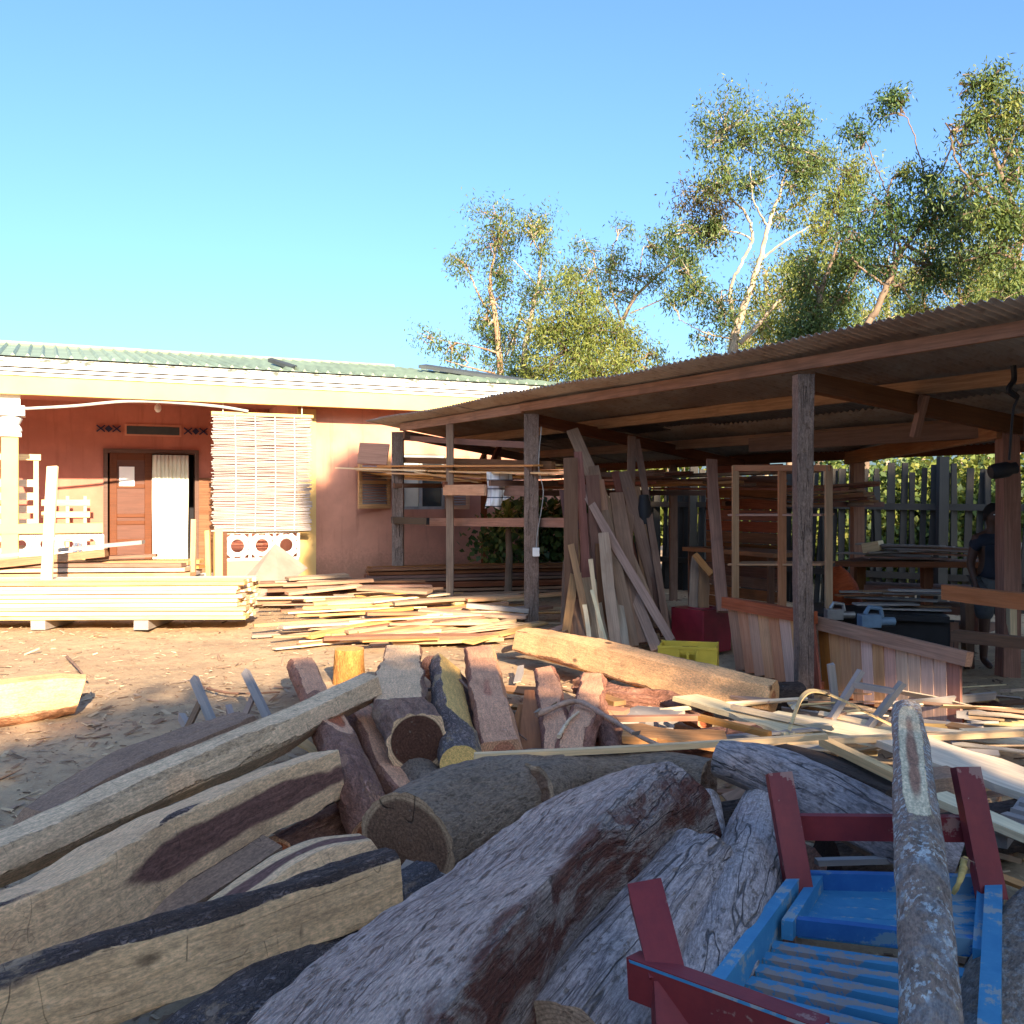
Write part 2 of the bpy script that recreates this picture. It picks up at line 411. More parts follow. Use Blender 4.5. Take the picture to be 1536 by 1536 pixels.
def HL(u): return float(np.interp(u,[-5,-1.5,0,.9,1.4,2,2.6,3.3],[7.9,7.7,8.05,8.35,8.1,7.75,7.4,7.1]))-.1
UV=3.3; HT=13.8; GB0=6.6; GB1=7.85
# ================================================================ camera, sky, sun
cd=bpy.data.cameras.new('camera'); cam=bpy.data.objects.new('camera',cd); COL.objects.link(cam)
cam.location=(0,0,CH); cam.rotation_euler=(R(90),0,0); cd.sensor_width=36; cd.lens=36*F/1536
cd.shift_y=-(768-HY)/1536; cd.clip_start=.05; cd.clip_end=3000; SC.camera=cam
SUN_EL=R(22.0); SD=Vector((-.31,.95,0)).normalized()       # way the sunlight travels, seen from above
w=bpy.data.worlds.new('World'); SC.world=w; w.use_nodes=True; nt=w.node_tree
bg=nt.nodes['Background']; sk=nt.nodes.new('ShaderNodeTexSky'); sk.sky_type='NISHITA'; sk.sun_disc=False
sk.sun_elevation=SUN_EL; sk.sun_rotation=math.atan2(-SD.x,-SD.y)
sk.air_density=1.0; sk.dust_density=3.0; sk.ozone_density=3.0
tn=nt.nodes.new('ShaderNodeMix'); tn.data_type='RGBA'; tn.blend_type='MULTIPLY'; tn.inputs[0].default_value=1; tn.inputs[7].default_value=(*SKY_TINT,1); gm=nt.nodes.new('ShaderNodeGamma'); gm.inputs[1].default_value=SKY_GAM; nt.links.new(sk.outputs[0],gm.inputs[0]); nt.links.new(gm.outputs[0],tn.inputs[6]); nt.links.new(tn.outputs[2],bg.inputs[0]); bg.inputs[1].default_value=SKY_STR
sl=bpy.data.lights.new('sun','SUN'); sl.energy=SUN_STR; sl.angle=R(.5); sl.color=(1,.80,.56)
so=bpy.data.objects.new('sun',sl); COL.objects.link(so)
tr=Vector((SD.x*math.cos(SUN_EL),SD.y*math.cos(SUN_EL),-math.sin(SUN_EL)))
so.rotation_euler=tr.to_track_quat('-Z','Y').to_euler(); so.location=(0,0,30)
vs=SC.view_settings; vs.view_transform='Standard'; vs.look='None'; vs.gamma=1; vs.exposure=EXPO; vs.use_curve_mapping=False
SC.cycles.max_bounces=6; SC.cycles.diffuse_bounces=4; SC.cycles.transparent_max_bounces=8
SC.cycles.use_denoising=True

# ================================================================ materials
M={}
M['ground']=None
def mk_ground():
    t=NT('ground'); p=t.coords(); n=t.noise(p,.6,6,.65); n2=t.noise(p,7,6,.7); n3=t.noise(p,60,4,.7)
    c=t.mix(t.ss(n,.35,.65),(.36,.25,.15),(.45,.32,.19)); c=t.mix(t.ss(n2,.4,.7,0,.6),c,(.20,.13,.085)); c=t.mix(t.ss(n3,.4,.7,0,.5),c,(.48,.36,.23))
    h=t.math('ADD',t.math('MULTIPLY',n2,1.),t.math('MULTIPLY',n3,.35))
    return t.done(c,.95,t.bump(h,.8,.02),.1)
M['ground']=mk_ground()
def mk_chip():
    t=NT('wood_chips'); a=t.attr('rnd'); r=t.n('ValToRGB',{0:a}); cr=r.color_ramp
    cr.elements[0].color=(.14,.09,.06,1); cr.elements[1].color=(.52,.40,.26,1)
    for q,cc in ((.35,(.26,.16,.10,1)),(.6,(.36,.27,.19,1)),(.8,(.50,.36,.22,1))):
        e=cr.elements.new(q); e.color=cc
    return t.done(r.outputs[0],.9,None,.1)
M['chip']=mk_chip()
M['wall']=mat_flat('orange_plaster',(.58,.30,.20),.85,.16,1.3,.1,bump=.2)
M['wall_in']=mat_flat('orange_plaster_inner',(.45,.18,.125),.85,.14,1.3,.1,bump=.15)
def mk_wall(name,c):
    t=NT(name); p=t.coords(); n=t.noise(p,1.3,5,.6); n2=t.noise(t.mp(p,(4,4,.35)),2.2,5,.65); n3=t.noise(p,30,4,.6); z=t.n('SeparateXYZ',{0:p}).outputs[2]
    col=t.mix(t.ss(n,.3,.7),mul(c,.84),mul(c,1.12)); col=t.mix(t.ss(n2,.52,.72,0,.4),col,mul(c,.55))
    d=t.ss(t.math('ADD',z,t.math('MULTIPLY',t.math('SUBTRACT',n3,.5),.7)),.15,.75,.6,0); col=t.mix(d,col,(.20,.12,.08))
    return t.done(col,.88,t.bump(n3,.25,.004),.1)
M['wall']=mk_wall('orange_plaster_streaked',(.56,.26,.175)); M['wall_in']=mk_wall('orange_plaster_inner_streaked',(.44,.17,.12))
M['cream']=mat_flat('cream_plaster',(.63,.42,.17),.85,.08,1.6,.1,bump=.12)
def mk_stain_white():
    t=NT('stained_white_plaster'); p=t.coords(); n=t.noise(t.mp(p,(3,1,9)),2.2,6,.7)
    c=t.mix(t.ss(n,.45,.6),(.60,.58,.53),(.11,.12,.10)); return t.done(c,.85,None,.1)
M['stain']=mk_stain_white()
M['white']=mat_flat('white_paint',(.74,.73,.70),.7,.06,3)
M['groove']=mat_flat('dark_groove',(.025,.025,.03),.8)
M['groof']=mat_flat('green_roof_metal',(.21,.27,.18),.5,.2,1.5,.4)
M['darkroof']=mat_flat('dark_roof_sheet',(.04,.05,.055),.8,.2,3,.4)
M['navy']=mat_flat('navy_paint',(.02,.022,.06),.6)
M['door']=mat_board('brown_door_wood',(.095,.042,.026),.05,.5,rough=.5)
M['paper']=mat_flat('white_paper',(.8,.8,.78),.8,.02)
M['curtain']=mat_flat('cream_curtain',(.66,.66,.55),.9,.05,5)
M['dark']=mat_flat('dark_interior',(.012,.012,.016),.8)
M['bamboo']=mat_board('bamboo_slats',(.36,.34,.33),.25,.5)
M['glass']=mat_flat('dark_glass',(.03,.035,.04),.12,.1,3,.6)
M['pane']=mat_flat('window_frame_grey',(.33,.33,.31),.6)
M['postgrey']=mat_board('weathered_grey_timber',(.27,.235,.205),.1,.9,weather=.55,wcol=(.28,.28,.30),dirt=.5)
M['beam']=mat_board('reddish_brown_beam',(.25,.14,.085),.2,.9,dirt=.5)
M['beamd']=mat_board('dark_brown_timber',(.15,.075,.05),.2,.7,dirt=.4)
M['brown']=mat_board('brown_plank',(.25,.15,.095),.25,.95,weather=.2,wcol=(.22,.18,.15),dirt=.5)
M['gbrown']=mat_board('grey_brown_plank',(.33,.25,.175),.2,.9,weather=.2,wcol=(.27,.24,.21),dirt=.4)
M['redbrown']=mat_board('red_brown_plank',(.185,.09,.062),.3,.9,dirt=.5)
M['pale']=mat_board('pale_sawn_plank',(.60,.46,.27),.14,.6,dirt=.35)
M['palew']=mat_board('pale_cream_plank',(.64,.55,.36),.10,.5,dirt=.2)
M['tan']=mat_board('tan_sawn_plank',(.46,.31,.175),.22,.7,dirt=.45)
M['greyw']=mat_board('weathered_grey_plank',(.26,.235,.21),.2,.8,weather=.6,wcol=(.27,.28,.30),dirt=.4)
M['stackw']=mat_board('bright_fresh_plank',(.72,.60,.40),.08,.5,dirt=.25)
M['cab']=mat_board('light_brown_frame_wood',(.34,.20,.115),.08,.6,dirt=.3)
M['slat']=mat_board('pinkish_panel_slat',(.45,.30,.20),.16,.6,dirt=.3,warm=-.005)
M['panelrail']=mat_board('reddish_panel_rail',(.30,.135,.085),.08,.8,dirt=.3)
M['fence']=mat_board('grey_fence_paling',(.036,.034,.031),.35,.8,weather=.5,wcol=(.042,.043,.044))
def mk_corr():
    t=NT('rusty_corrugated_iron'); p=t.coords(); n=t.noise(t.mp(p,(1,.5,1)),1.6,6,.65); n2=t.noise(p,12,4,.6)
    c=t.mix(t.ss(n,.35,.65),(.34,.295,.26),(.25,.18,.145)); c=t.mix(t.ss(n2,.5,.75,0,.5),c,(.10,.065,.055))
    return t.done(c,.6,t.bump(n2,.2,.003),.35,.25)
M['corr']=mk_corr()
M['red']=mat_flat('dark_red_plastic',(.20,.012,.022),.4,.25,3,.4)
M['crate']=mat_flat('yellow_green_plastic',(.62,.44,.05),.45,.12,4,.4)
M['crater']=mat_flat('crate_red_mark',(.32,.03,.03),.5,.2,14)
M['black']=mat_flat('black',(.012,.012,.014),.6)
M['metal']=mat_flat('grey_metal',(.30,.31,.32),.35,.2,5,.5,.7)
def mk_paint(name,c,c2,wear,thr=.6):
    t=NT(name); p=t.coords(); g=t.noise(t.mp(p,(.15,1,1)),30,5,.65); b=t.noise(p,9,6,.7)
    col=t.mix(t.ss(b,.3,.7),c,c2); col=t.mix(t.ss(t.math('MULTIPLY_ADD',g,.35,t.math('MULTIPLY',b,.8)),thr,thr+.035),col,wear)
    return t.done(col,.55,t.bump(g,.4,.003),.35)
M['pblue']=mk_paint('worn_blue_paint',(.04,.20,.37),(.07,.27,.44),(.30,.33,.33),.62)
M['pdblue']=mk_paint('deep_blue_paint',(.015,.10,.30),(.03,.15,.38),(.12,.22,.30),.60)
M['pred']=mk_paint('worn_red_paint',(.24,.028,.028),(.17,.02,.024),(.30,.15,.12),.68)
M['pslat']=mk_paint('bare_slats_with_blue_traces',(.33,.26,.22),(.26,.22,.20),(.06,.24,.40),.54)
M['skin']=mat_flat('dark_skin',(.075,.038,.026),.55,.1,5,.3)
M['hair']=mat_flat('black_hair',(.01,.008,.008),.8)
M['navycloth']=mat_flat('dark_navy_cloth',(.018,.022,.035),.9,.2,12)
M['greycloth']=mat_flat('dark_grey_cloth',(.06,.065,.07),.9,.2,12)
def mk_check():
    t=NT('white_checked_cloth'); p=t.coords(); sp=t.n('SeparateXYZ',{0:p})
    a=t.ss(t.math('FRACT',t.math('MULTIPLY',sp.outputs[2],9.)),.1,.16,1,0); b=t.ss(t.math('FRACT',t.math('MULTIPLY',sp.outputs[0],9.)),.07,.12,1,0)
    c=t.mix(a,(.66,.68,.70),(.05,.07,.12)); c=t.mix(t.math('MULTIPLY',b,.5),c,(.12,.15,.22)); return t.done(c,.9,None,.1)
M['check']=mk_check()

# ================================================================ ground
def mk_groundmesh():
    xs=np.unique(np.concatenate([np.linspace(-8,8,160),np.array([-600,-300,-150,-80,-45,-28,-18,-12,12,18,28,45,80,150,300,600.])]))
    ys=np.unique(np.concatenate([np.linspace(1,18,170),np.array([-600,-300,-150,-80,-40,-22,-12,-6,-2,22,28,38,55,80,150,300,700.])]))
    X,Y=np.meshgrid(xs,ys); Z=.05*fbm(X*.7,Y*.7,0*X,3,4)+.018*fbm(X*5,Y*5,0*X,9,3)
    near=(np.abs(X)<9)&(Y>0)&(Y<20); Z=np.where(near,Z,0)-.02
    n,m=X.shape; vv=np.stack([X,Y,Z],-1).reshape(-1,3); idx=np.arange(n*m).reshape(n,m)
    f=np.stack([idx[:-1,:-1],idx[:-1,1:],idx[1:,1:],idx[1:,:-1]],-1).reshape(-1,4)
    me=bpy.data.meshes.new('ground'); me.from_pydata(vv.tolist(),[],f.tolist()); me.update(); smooth(me,60)
    tag(link(me,'ground',None,None,M['ground']),kind='structure')
mk_groundmesh()
def chips(name,n,xr,yr,size,zf,seed,dens=None,mat=None):
    g=np.random.default_rng(seed); x=g.uniform(*xr,n);y=g.uniform(*yr,n)
    L=np.exp(g.normal(math.log(size),.6,n)); W=np.minimum(L*g.uniform(.08,.35,n),.03); a=g.uniform(0,np.pi,n)+0; pit=g.normal(0,.16,n); rl=g.normal(0,.35,n)
    z=zf(x,y)+np.abs(np.sin(pit))*L/2+.004
    ux=np.stack([np.cos(a)*np.cos(pit),np.sin(a)*np.cos(pit),np.sin(pit)],-1)
    uy=np.stack([-np.sin(a)*np.cos(rl),np.cos(a)*np.cos(rl),np.sin(rl)],-1); uz=np.cross(ux,uy)
    c=np.stack([x,y,z],-1); T=np.minimum(W*.35,.006)
    hl=(L/2)[:,None]*ux; hw=(W/2)[:,None]*uy; ht=(T)[:,None]*uz
    V=np.stack([c-hl-hw,c-hl*.9+hw,c+hl+hw*.5,c+hl*.85-hw, c-hl*.8+ht,c+hl*.8+ht],1).reshape(-1,3)
    b=(np.arange(n)*6)[:,None]
    f=[];
    for q in ((0,3,5,4),(1,4,5,2)): f.append(b+np.array(q))
    t3=[b+np.array(q) for q in ((0,4,1),(3,2,5))]
    faces=np.concatenate(f).tolist()+np.concatenate(t3).tolist()
    me=bpy.data.meshes.new(name); me.from_pydata(V.tolist(),[],faces)
    at=me.attributes.new('rnd','FLOAT','POINT'); at.data.foreach_set('value',np.repeat(g.random(n),6).astype(np.float32)); me.update()
    return link(me,name,None,None,mat or M['chip'])
gz=lambda x,y: .05*fbm(x*.7,y*.7,0*x,3,4)+.018*fbm(x*5,y*5,0*x,9,3)-.02
tag(chips('wood_chips',22000,(-7,6.5),(2.6,16),.021,gz,5),'scattered wood chips and bark bits on the yard ground','wood chips',kind='stuff')
tag(chips('shavings',420,(-7,5),(3,13),.08,gz,6),'long splinters and bark strips lying over the yard','splinters',kind='stuff')
# ================================================================ house
E0=Vector((-7.28,13.75,0)); hu=Vector((.901,.433,0)); hn=Vector((-.433,.901,0))
HM=mat4(hu,hn,Vector((0,0,1)),E0)
house=empty('house',HM,'long low orange plastered house with white banded cornice, green metal roof and open veranda','house')
def hsD(px,off):
    k=(px-CX)/F; D=(off+E0.dot(hn))/(k*hn.x+hn.y); P=Vector((k*D,D,0))-E0; return P.dot(hu),D
def hs(px,off): return hsD(px,off)[0]
def hz(px,py,off): return CH+(HY-py)/F*hsD(px,off)[1]
SL=-5.0; SR=10.2                                    # ends of the house
VO=2.85                                              # veranda wall offset
WO=.55
z_e=3.02
s_r0=hs(447,WO)
def hb(name,mat,boxes,parent=None,bevel=0,label=None):
    m=MB()
    for b in boxes: m.box(*b)
    o=m.build(name,mat,parent or house,M=None if (parent in (None,house)) else None,bevel=bevel)
    if label: o['label']=label
    return o
# veranda back wall with door opening, right room block, fascia, cornice
d0=hs(155,VO); d1=hs(298,VO); dz=hz(225,680,VO)
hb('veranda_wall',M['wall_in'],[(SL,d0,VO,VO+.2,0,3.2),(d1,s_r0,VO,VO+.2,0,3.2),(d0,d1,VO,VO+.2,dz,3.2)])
w0,w1=hs(603,WO),hs(668,WO); wz0,wz1=hz(640,764,WO),hz(640,682,WO)
hb('room_wall',M['wall'],[(s_r0,w0,WO,WO+.2,0,3.2),(w1,SR,WO,WO+.2,0,3.2),(w0,w1,WO,WO+.2,0,wz0),(w0,w1,WO,WO+.2,wz1,3.2),(s_r0,s_r0+.2,WO+.2,VO,0,3.2),(SR-.2,SR,WO+.2,7,0,3.2)])
# the front corner strip of the room block is cream
hb('corner_pilaster',M['cream'],[(s_r0-.01,s_r0+.30,WO-.03,WO-.002,0,z_e)])
hb('veranda_floor',M['white'],[(SL,s_r0,.3,VO,0,.16)])
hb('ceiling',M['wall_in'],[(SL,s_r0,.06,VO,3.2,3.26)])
hb('fascia',M['cream'],[(SL,SR,0,.14,z_e,3.29)])
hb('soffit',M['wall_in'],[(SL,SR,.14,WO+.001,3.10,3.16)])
hb('cornice',M['white'],[(SL,SR,-.03,.14,3.29,3.33),(SL,SR,-.06,.14,3.348,3.388),(SL,SR,-.09,.14,3.408,3.455)])
hb('cornice_groove',M['groove'],[(SL,SR,-.02,.13,3.33,3.348),(SL,SR,-.05,.13,3.388,3.408)])
hb('gutter_edge',M['stain'],[(SL,SR,-.07,.16,3.455,3.535)])
# roof
def roof():
    m=MB(); x=SL; ridge=3.4; rz=4.19; ez=3.56; xr=SR-2.0
    n=int((SR-SL)/.19); 
    for i in range(n):
        a=SL+i*.19; b=a+.19; t=min(1,max(0,(SR-b)/3.2)); t1=min(1,max(0,(SR-a)/3.2))
        r0=ridge*t1; r1=ridge*t
        m.add([(a,-.06,ez),(b,-.06,ez),(b,-.06+(ridge)*t,ez+(rz-ez)*t),(a,-.06+ridge*t1,ez+(rz-ez)*t1)],[(0,1,2,3)])
        # raised rib
        if t>.02: m.add([(a,-.08,ez),(a+.03,-.08,ez+.045),(a+.06,-.08,ez),(a,-.06+ridge*t,ez+(rz-ez)*t+.004),(a+.03,-.06+ridge*t,ez+(rz-ez)*t+.045),(a+.06,-.06+ridge*t,ez+(rz-ez)*t+.004)],[(0,1,4,3),(1,2,5,4),(0,2,1),(3,4,5)])
        m.add([(a,ridge*t1-.06,ez+(rz-ez)*t1),(b,ridge*t-.06,ez+(rz-ez)*t),(b,7,ez-.1),(a,7,ez-.1)],[(0,1,2,3)])
    m.tube([(SL,ridge-.06,rz+.02),(SR-3.2,ridge-.06,rz+.02)],.05,8)
    m.build('roof',M['groof'],house)
roof()
# dark loose sheets on the roof
def on_roof(px,off): s=hs(px,off); return s,off,3.56+(4.19-3.56)*(off+.06)/3.4
def rsheet(label,p,h0,h1):
    m=MB(); a=on_roof(*p[0]);b=on_roof(*p[1]);c=on_roof(*p[2]);d=on_roof(*p[3])
    V=[Vector(q)+Vector((0,0,h)) for q,h in zip((a,b,c,d),(h0,h1,h1,h0))]
    vs=[*V,*[v-Vector((0,0,.06)) for v in V]]
    m.add(vs,[(0,1,2,3),(7,6,5,4),(0,4,5,1),(1,5,6,2),(2,6,7,3),(3,7,4,0)])
    tag(m.build('roof_sheet',M['darkroof'],None,M=HM,local=False),label,'roof sheet')
rsheet('small dark sheet lying on the green roof left of middle',[(402,.9),(438,.3),(446,.7),(408,1.3)],.14,.06)
rsheet('long dark sheet propped up at the right end of the green roof',[(628,1.6),(775,.5),(790,1.0),(640,2.2)],.16,.05)
# pillar with capital
pc=hs(15,.25); pr=hs(28,.25)-pc
m=MB(); m.box(pc-pr,pc+pr,.25-pr,.25+pr,0,hz(15,655,.25)); m.build('pillar',M['cream'],house,bevel=.01)
zc=hz(15,655,.25); zt=z_e+.02; hh=zt-zc
m=MB(); m.box(pc-pr*1.35,pc+pr*1.35,.25-pr*1.35,.25+pr*1.35,zc,zc+.05)
m.lathe([(pr*1.25,.05),(pr*1.45,.09),(pr*1.3,.14),(pr*1.1,.17),(pr*1.35,.22),(pr*1.5,.26),(pr*1.2,.30)],24,(pc,.25,zc)); m.box(pc-pr*1.9,pc+pr*1.75,.25-pr*1.6,.25+pr*1.6,zc+.30,zc+.44); m.box(pc-pr*1.2,pc+pr*1.2,.25-pr,.25+pr,zc+.44,zt)
m.build('capital',M['white'],house,sm=35)
# balustrades
def balus(px0,px1,pyt,pyb,capcol,ct=.14):
    s0,s1=hs(px0,.22),hs(px1,.22); z0,z1=hz((px0+px1)/2,pyb,.22),hz((px0+px1)/2,pyt,.22)
    hb('balustrade_base',M['cream'],[(s0,s1,.16,.34,0,z0)])
    hb('balustrade_cap',capcol,[(s0,s1,.13,.37,z1,z1+ct)])
    m=MB(); h=z1-z0; m.box(s0,s1,.20,.28,z0,z0+.035); m.box(s0,s1,.20,.28,z1-.035,z1)
    n=max(1,round((s1-s0)/h)); w=(s1-s0)/n
    for i in range(n):
        c=(s0+w*(i+.5),.24,z0+h/2); m.torus(c,h*.30,.035,n=20,m=6)
        m.box(c[0]-w/2-.018,c[0]-w/2+.018,.205,.275,z0+.035,z1-.035)
        for sx in (-1,1):
            for sz in (-1,1): m.torus((c[0]+sx*w/2,.24,c[2]+sz*h/2),h*.27,.028,n=12,m=6,a0=math.pi*(.5 if sx>0 and sz<0 else 1 if sx>0 else 0 if sz<0 else 1.5),a1=math.pi*(1 if sx>0 and sz<0 else 1.5 if sx>0 else .5 if sz<0 else 2))
    m.box(s1-.018,s1+.018,.205,.275,z0+.035,z1-.035)
    m.build('balustrade_blocks',M['white'],house,sm=35)
balus(-60,154,800,834,M['cream'],.14)
balus(338,448,797,840,M['cream'],.05)
hb('gate_post',M['cream'],[(hs(321,.2),hs(333,.2),.1,.3,0,hz(327,794,.2))],bevel=.01)
hb('gate_frame',M['door'],[(hs(333.5,.18),hs(340,.18),.12,.26,0,hz(336,793,.18))])
# door leaf, frame, paper, curtain, dark room
dl=empty('door',HM@Matrix.Translation((0,VO,0))); dl.parent=house; dl.matrix_basis=Matrix.Translation((0,VO,0)); 
s0,s1=hs(160,VO-.03),hs(228,VO-.03)
def db(name,mat,bxs,bevel=0):
    m=MB()
    for b in bxs: m.box(*b)
    return m.build(name,mat,dl,bevel=bevel)
hb('door_frame',M['door'],[(d0,d0+.07,VO-.04,VO+.12,.16,dz),(d1-.07,d1,VO-.04,VO+.12,.16,dz),(d0,d1,VO-.043,VO+.123,dz,dz+.07)])
pz=[.2,.75,.83,1.05,1.13,1.55,1.63,dz-.12]
fr=[(s0+.05,s0+.17,-.02,.03,.17,dz),(s1-.12,s1,-.02,.03,.17,dz)]
for a,b in ((.17,.25),(.72,.80),(1.05,1.12),(1.18,1.25),(1.70,1.77),(dz-.13,dz)): fr.append((s0+.17,s1-.12,-.017,.03,a,b))
db('door_leaf',M['door'],fr,.006)
db('door_panel',M['door'],[(s0+.17,s1-.12,.0,.02,.25,dz-.13)])
tag(MB().box(hs(179,VO-.06),hs(202,VO-.06),VO-.028,VO-.024,hz(190,729,VO-.03),hz(190,700,VO-.03)).build('paper_notice',M['paper'],None,M=HM,local=False),'plain white sheet of paper pinned to the brown house door','paper notice')
def curtain():
    a,b=hs(229,VO-.1),hs(283,VO-.1); m=MB(); n=90; zz=np.linspace(.2,dz-.03,14); vs=[];fs=[]
    for j,z in enumerate(zz):
        for i in range(n+1):
            u=i/n; ph=u*2*math.pi*9+.5*math.sin(z*1.3); vs.append((a+(b-a)*u+.006*math.sin(z*3+u*9),VO-.10+.028*math.sin(ph)*(1-.25*j/14)+.01*math.sin(ph*.37+z),z))
    for j in range(13):
        for i in range(n): q=j*(n+1)+i; fs.append((q,q+1,q+n+2,q+n+1))
    m.add(vs,fs); o=m.build('curtain',M['curtain'],None,M=HM,local=False,sm=60)
    so_=o.modifiers.new('s','SOLIDIFY'); so_.thickness=.004
    tag(o,'pleated cream curtain hanging in the house doorway beside the brown door','curtain')
curtain()
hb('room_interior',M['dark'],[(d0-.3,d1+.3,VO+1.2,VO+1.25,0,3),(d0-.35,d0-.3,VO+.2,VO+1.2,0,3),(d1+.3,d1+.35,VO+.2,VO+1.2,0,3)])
hb('brick_infill',M['redbrown'],[(hs(299,VO-.1),hs(322,VO-.1),VO-.06,VO-.002,.16,hz(308,717,VO))])
# ornaments and plaque
def ornament(px0,px1,py):
    m=MB(); s0,s1=hs(px0,VO),hs(px1,VO); z=hz((px0+px1)/2,py,VO); w=s1-s0; q=w*.17; y=VO-.012
    for c in (s0+q,s1-q):
        for sg in (-1,1): m.bar((c-q,y,z-sg*q*.85),(c+q,y,z+sg*q*.85),.02,.05,up=Vector((0,1,0)))
    c=(s0+s1)/2; m.box(-.045,.045,-.01,.01,-.045,.045,0,Matrix.Translation((c,y,z))@Matrix.Rotation(R(45),4,'Y'))
    m.build('wall_ornament',M['navy'],house)
ornament(145,181,643); ornament(276,311,647)
hb('name_plaque',M['darkroof'],[(hs(190,VO),hs(269,VO),VO-.03,VO-.002,hz(230,652,VO),hz(230,640,VO))])
hb('plaque_border',M['wall'],[(hs(187,VO),hs(272,VO),VO-.018,VO-.001,hz(230,654.5,VO),hz(230,637,VO))])
# bamboo blind
def blind():
    root=empty('bamboo_blind',HM,'large pale bamboo slat blind hung under the veranda eave','blind')
    a,b=hs(319,.12),hs(467,.12); zt=hz(393,624,.12); zb=hz(393,797,.12)
    m=MB(); n=78; g=random.Random(3)
    for i in range(n):
        z=zt-(zt-zb)*(i+.5)/n; e0=g.uniform(-.03,.03); e1=g.uniform(-.03,.02); th=g.uniform(.008,.0125)
        if i>n-4: th*=1.5
        pts=[(a+(b-a)*u+(e0 if u==0 else e1 if u==1 else 0),.12+g.uniform(-.006,.006),z+g.uniform(-.007,.007)) for u in (0,.2,.4,.6,.8,1)]
        m.tube(pts,th,5)
    m.build('slats',M['bamboo'],root,sm=60)
    m=MB()
    for u in (.22,.42,.62,.82): m.tube([(a+(b-a)*u,.10,zt),(a+(b-a)*u+.01,.095,(zt+zb)/2),(a+(b-a)*u,.10,zb)],.006,5)
    m.build('cord',M['white'],root)
    m=MB(); m.bar((a-.02,.12,zt+.02),(b+.03,.12,zt+.02),.05,.05); m.build('head_rail',M['pale'],root)
    # hangers from the eave down to the rail
    m=MB()
    for u in (.1,.9): m.tube([(a+(b-a)*u,.1,zt),(a+(b-a)*u,.1,z_e+.02)],.006,5)
    m.build('hanger',M['white'],root)
blind()
# lamp socket + cable
z=hz(237,606,1.2); s=hs(237,1.2)
m=MB(); m.tube([(s,1.2,3.2),(s,1.2,z)],.012,6); m.lathe([(.02,0),(.05,-.03),(.055,-.09),(.03,-.13),(.0,-.14)][::-1],12,(s,1.2,z)); 
tag(m.build('ceiling_bulb',M['white'],None,M=HM,local=False,sm=40),'white bulb holder hanging from the veranda ceiling','lamp')
pts=[(hs(px,.08),.06,hz(px,py,.08)) for px,py in ((38,613),(110,609),(190,602),(260,604),(330,610),(372,617))]
m=MB(); m.tube([tuple(v[:3]) for v in catmull([(*p,1) for p in pts],30)],.022,6); 
tag(m.build('hanging_pipe',M['pane'],None,M=HM,local=False,sm=50),'thin pale pipe sagging along under the veranda eave','pipe')
# window
wn=empty('window',HM); wn.parent=house; wn.matrix_basis=Matrix.Identity(4)
def wb(name,mat,bxs): 
    m=MB()
    for b in bxs: m.box(*b)
    return m.build(name,mat,wn)
wm=hs(632,WO)
wb('window_frame',M['pane'],[(w0,w0+.05,WO+.02,WO+.1,wz0,wz1),(w1-.05,w1,WO+.02,WO+.1,wz0,wz1),(w0+.05,w1-.05,WO+.02,WO+.1,wz1-.05,wz1),(w0+.05,w1-.05,WO+.02,WO+.1,wz0,wz0+.05),(wm-.03,wm+.03,WO+.015,WO+.105,wz0+.05,wz1-.05)])
wb('window_pane',M['glass'],[(wm+.03,w1-.05,WO+.05,WO+.06,wz0+.05,wz1-.05)])
wb('window_net',M['curtain'],[(w0+.05,wm-.03,WO+.06,WO+.07,wz0+.05,wz1-.05)])
def shutter(pxa,pxb,offa,offb,py0,py1,label=None):
    # a leaf swung open into the yard
    a=(hs(pxa,offa),offa); b=(hs(pxb,offb),offb); z0=hz(pxa,py1,offa); z1=hz(pxa,py0,offa)
    A=Vector((a[0],a[1],(z0+z1)/2)); B=Vector((b[0],b[1],(z0+z1)/2)); X=(B-A).normalized(); Z=Vector((0,0,1)); Y=Z.cross(X)
    Mx=HM@mat4(X,Y,Z,(A+B)/2); root=empty('shutter',Mx); root.parent=house; root.matrix_basis=HM.inverted()@Mx
    L=(B-A).length/2; h=(z1-z0)/2; m=MB()
    for bx in ((-L,-L+.07,-.02,.02,-h,h),(L-.07,L,-.02,.02,-h,h),(-L+.07,L-.07,-.018,.018,h-.07,h),(-L+.07,L-.07,-.018,.018,-h,-h+.07),(-L+.07,L-.07,-.018,.018,-.05,.01)): m.box(*bx)
    m.build('shutter_frame',M['tan'],root)
    m=MB()
    n=int((2*h-.14)/.045)
    for i in range(n):
        z=-h+.09+i*.045
        m.box(-L+.07,L-.07,-.02,.02,-.004,.004,0,Matrix.Translation((0,0,z))@Matrix.Rotation(R(38),4,'X'))
    m.build('louvres',M['greyw'],root)
shutter(538,585,.25,WO-.02,680,763)
shutter(668,705,WO-.04,.34,684,764)
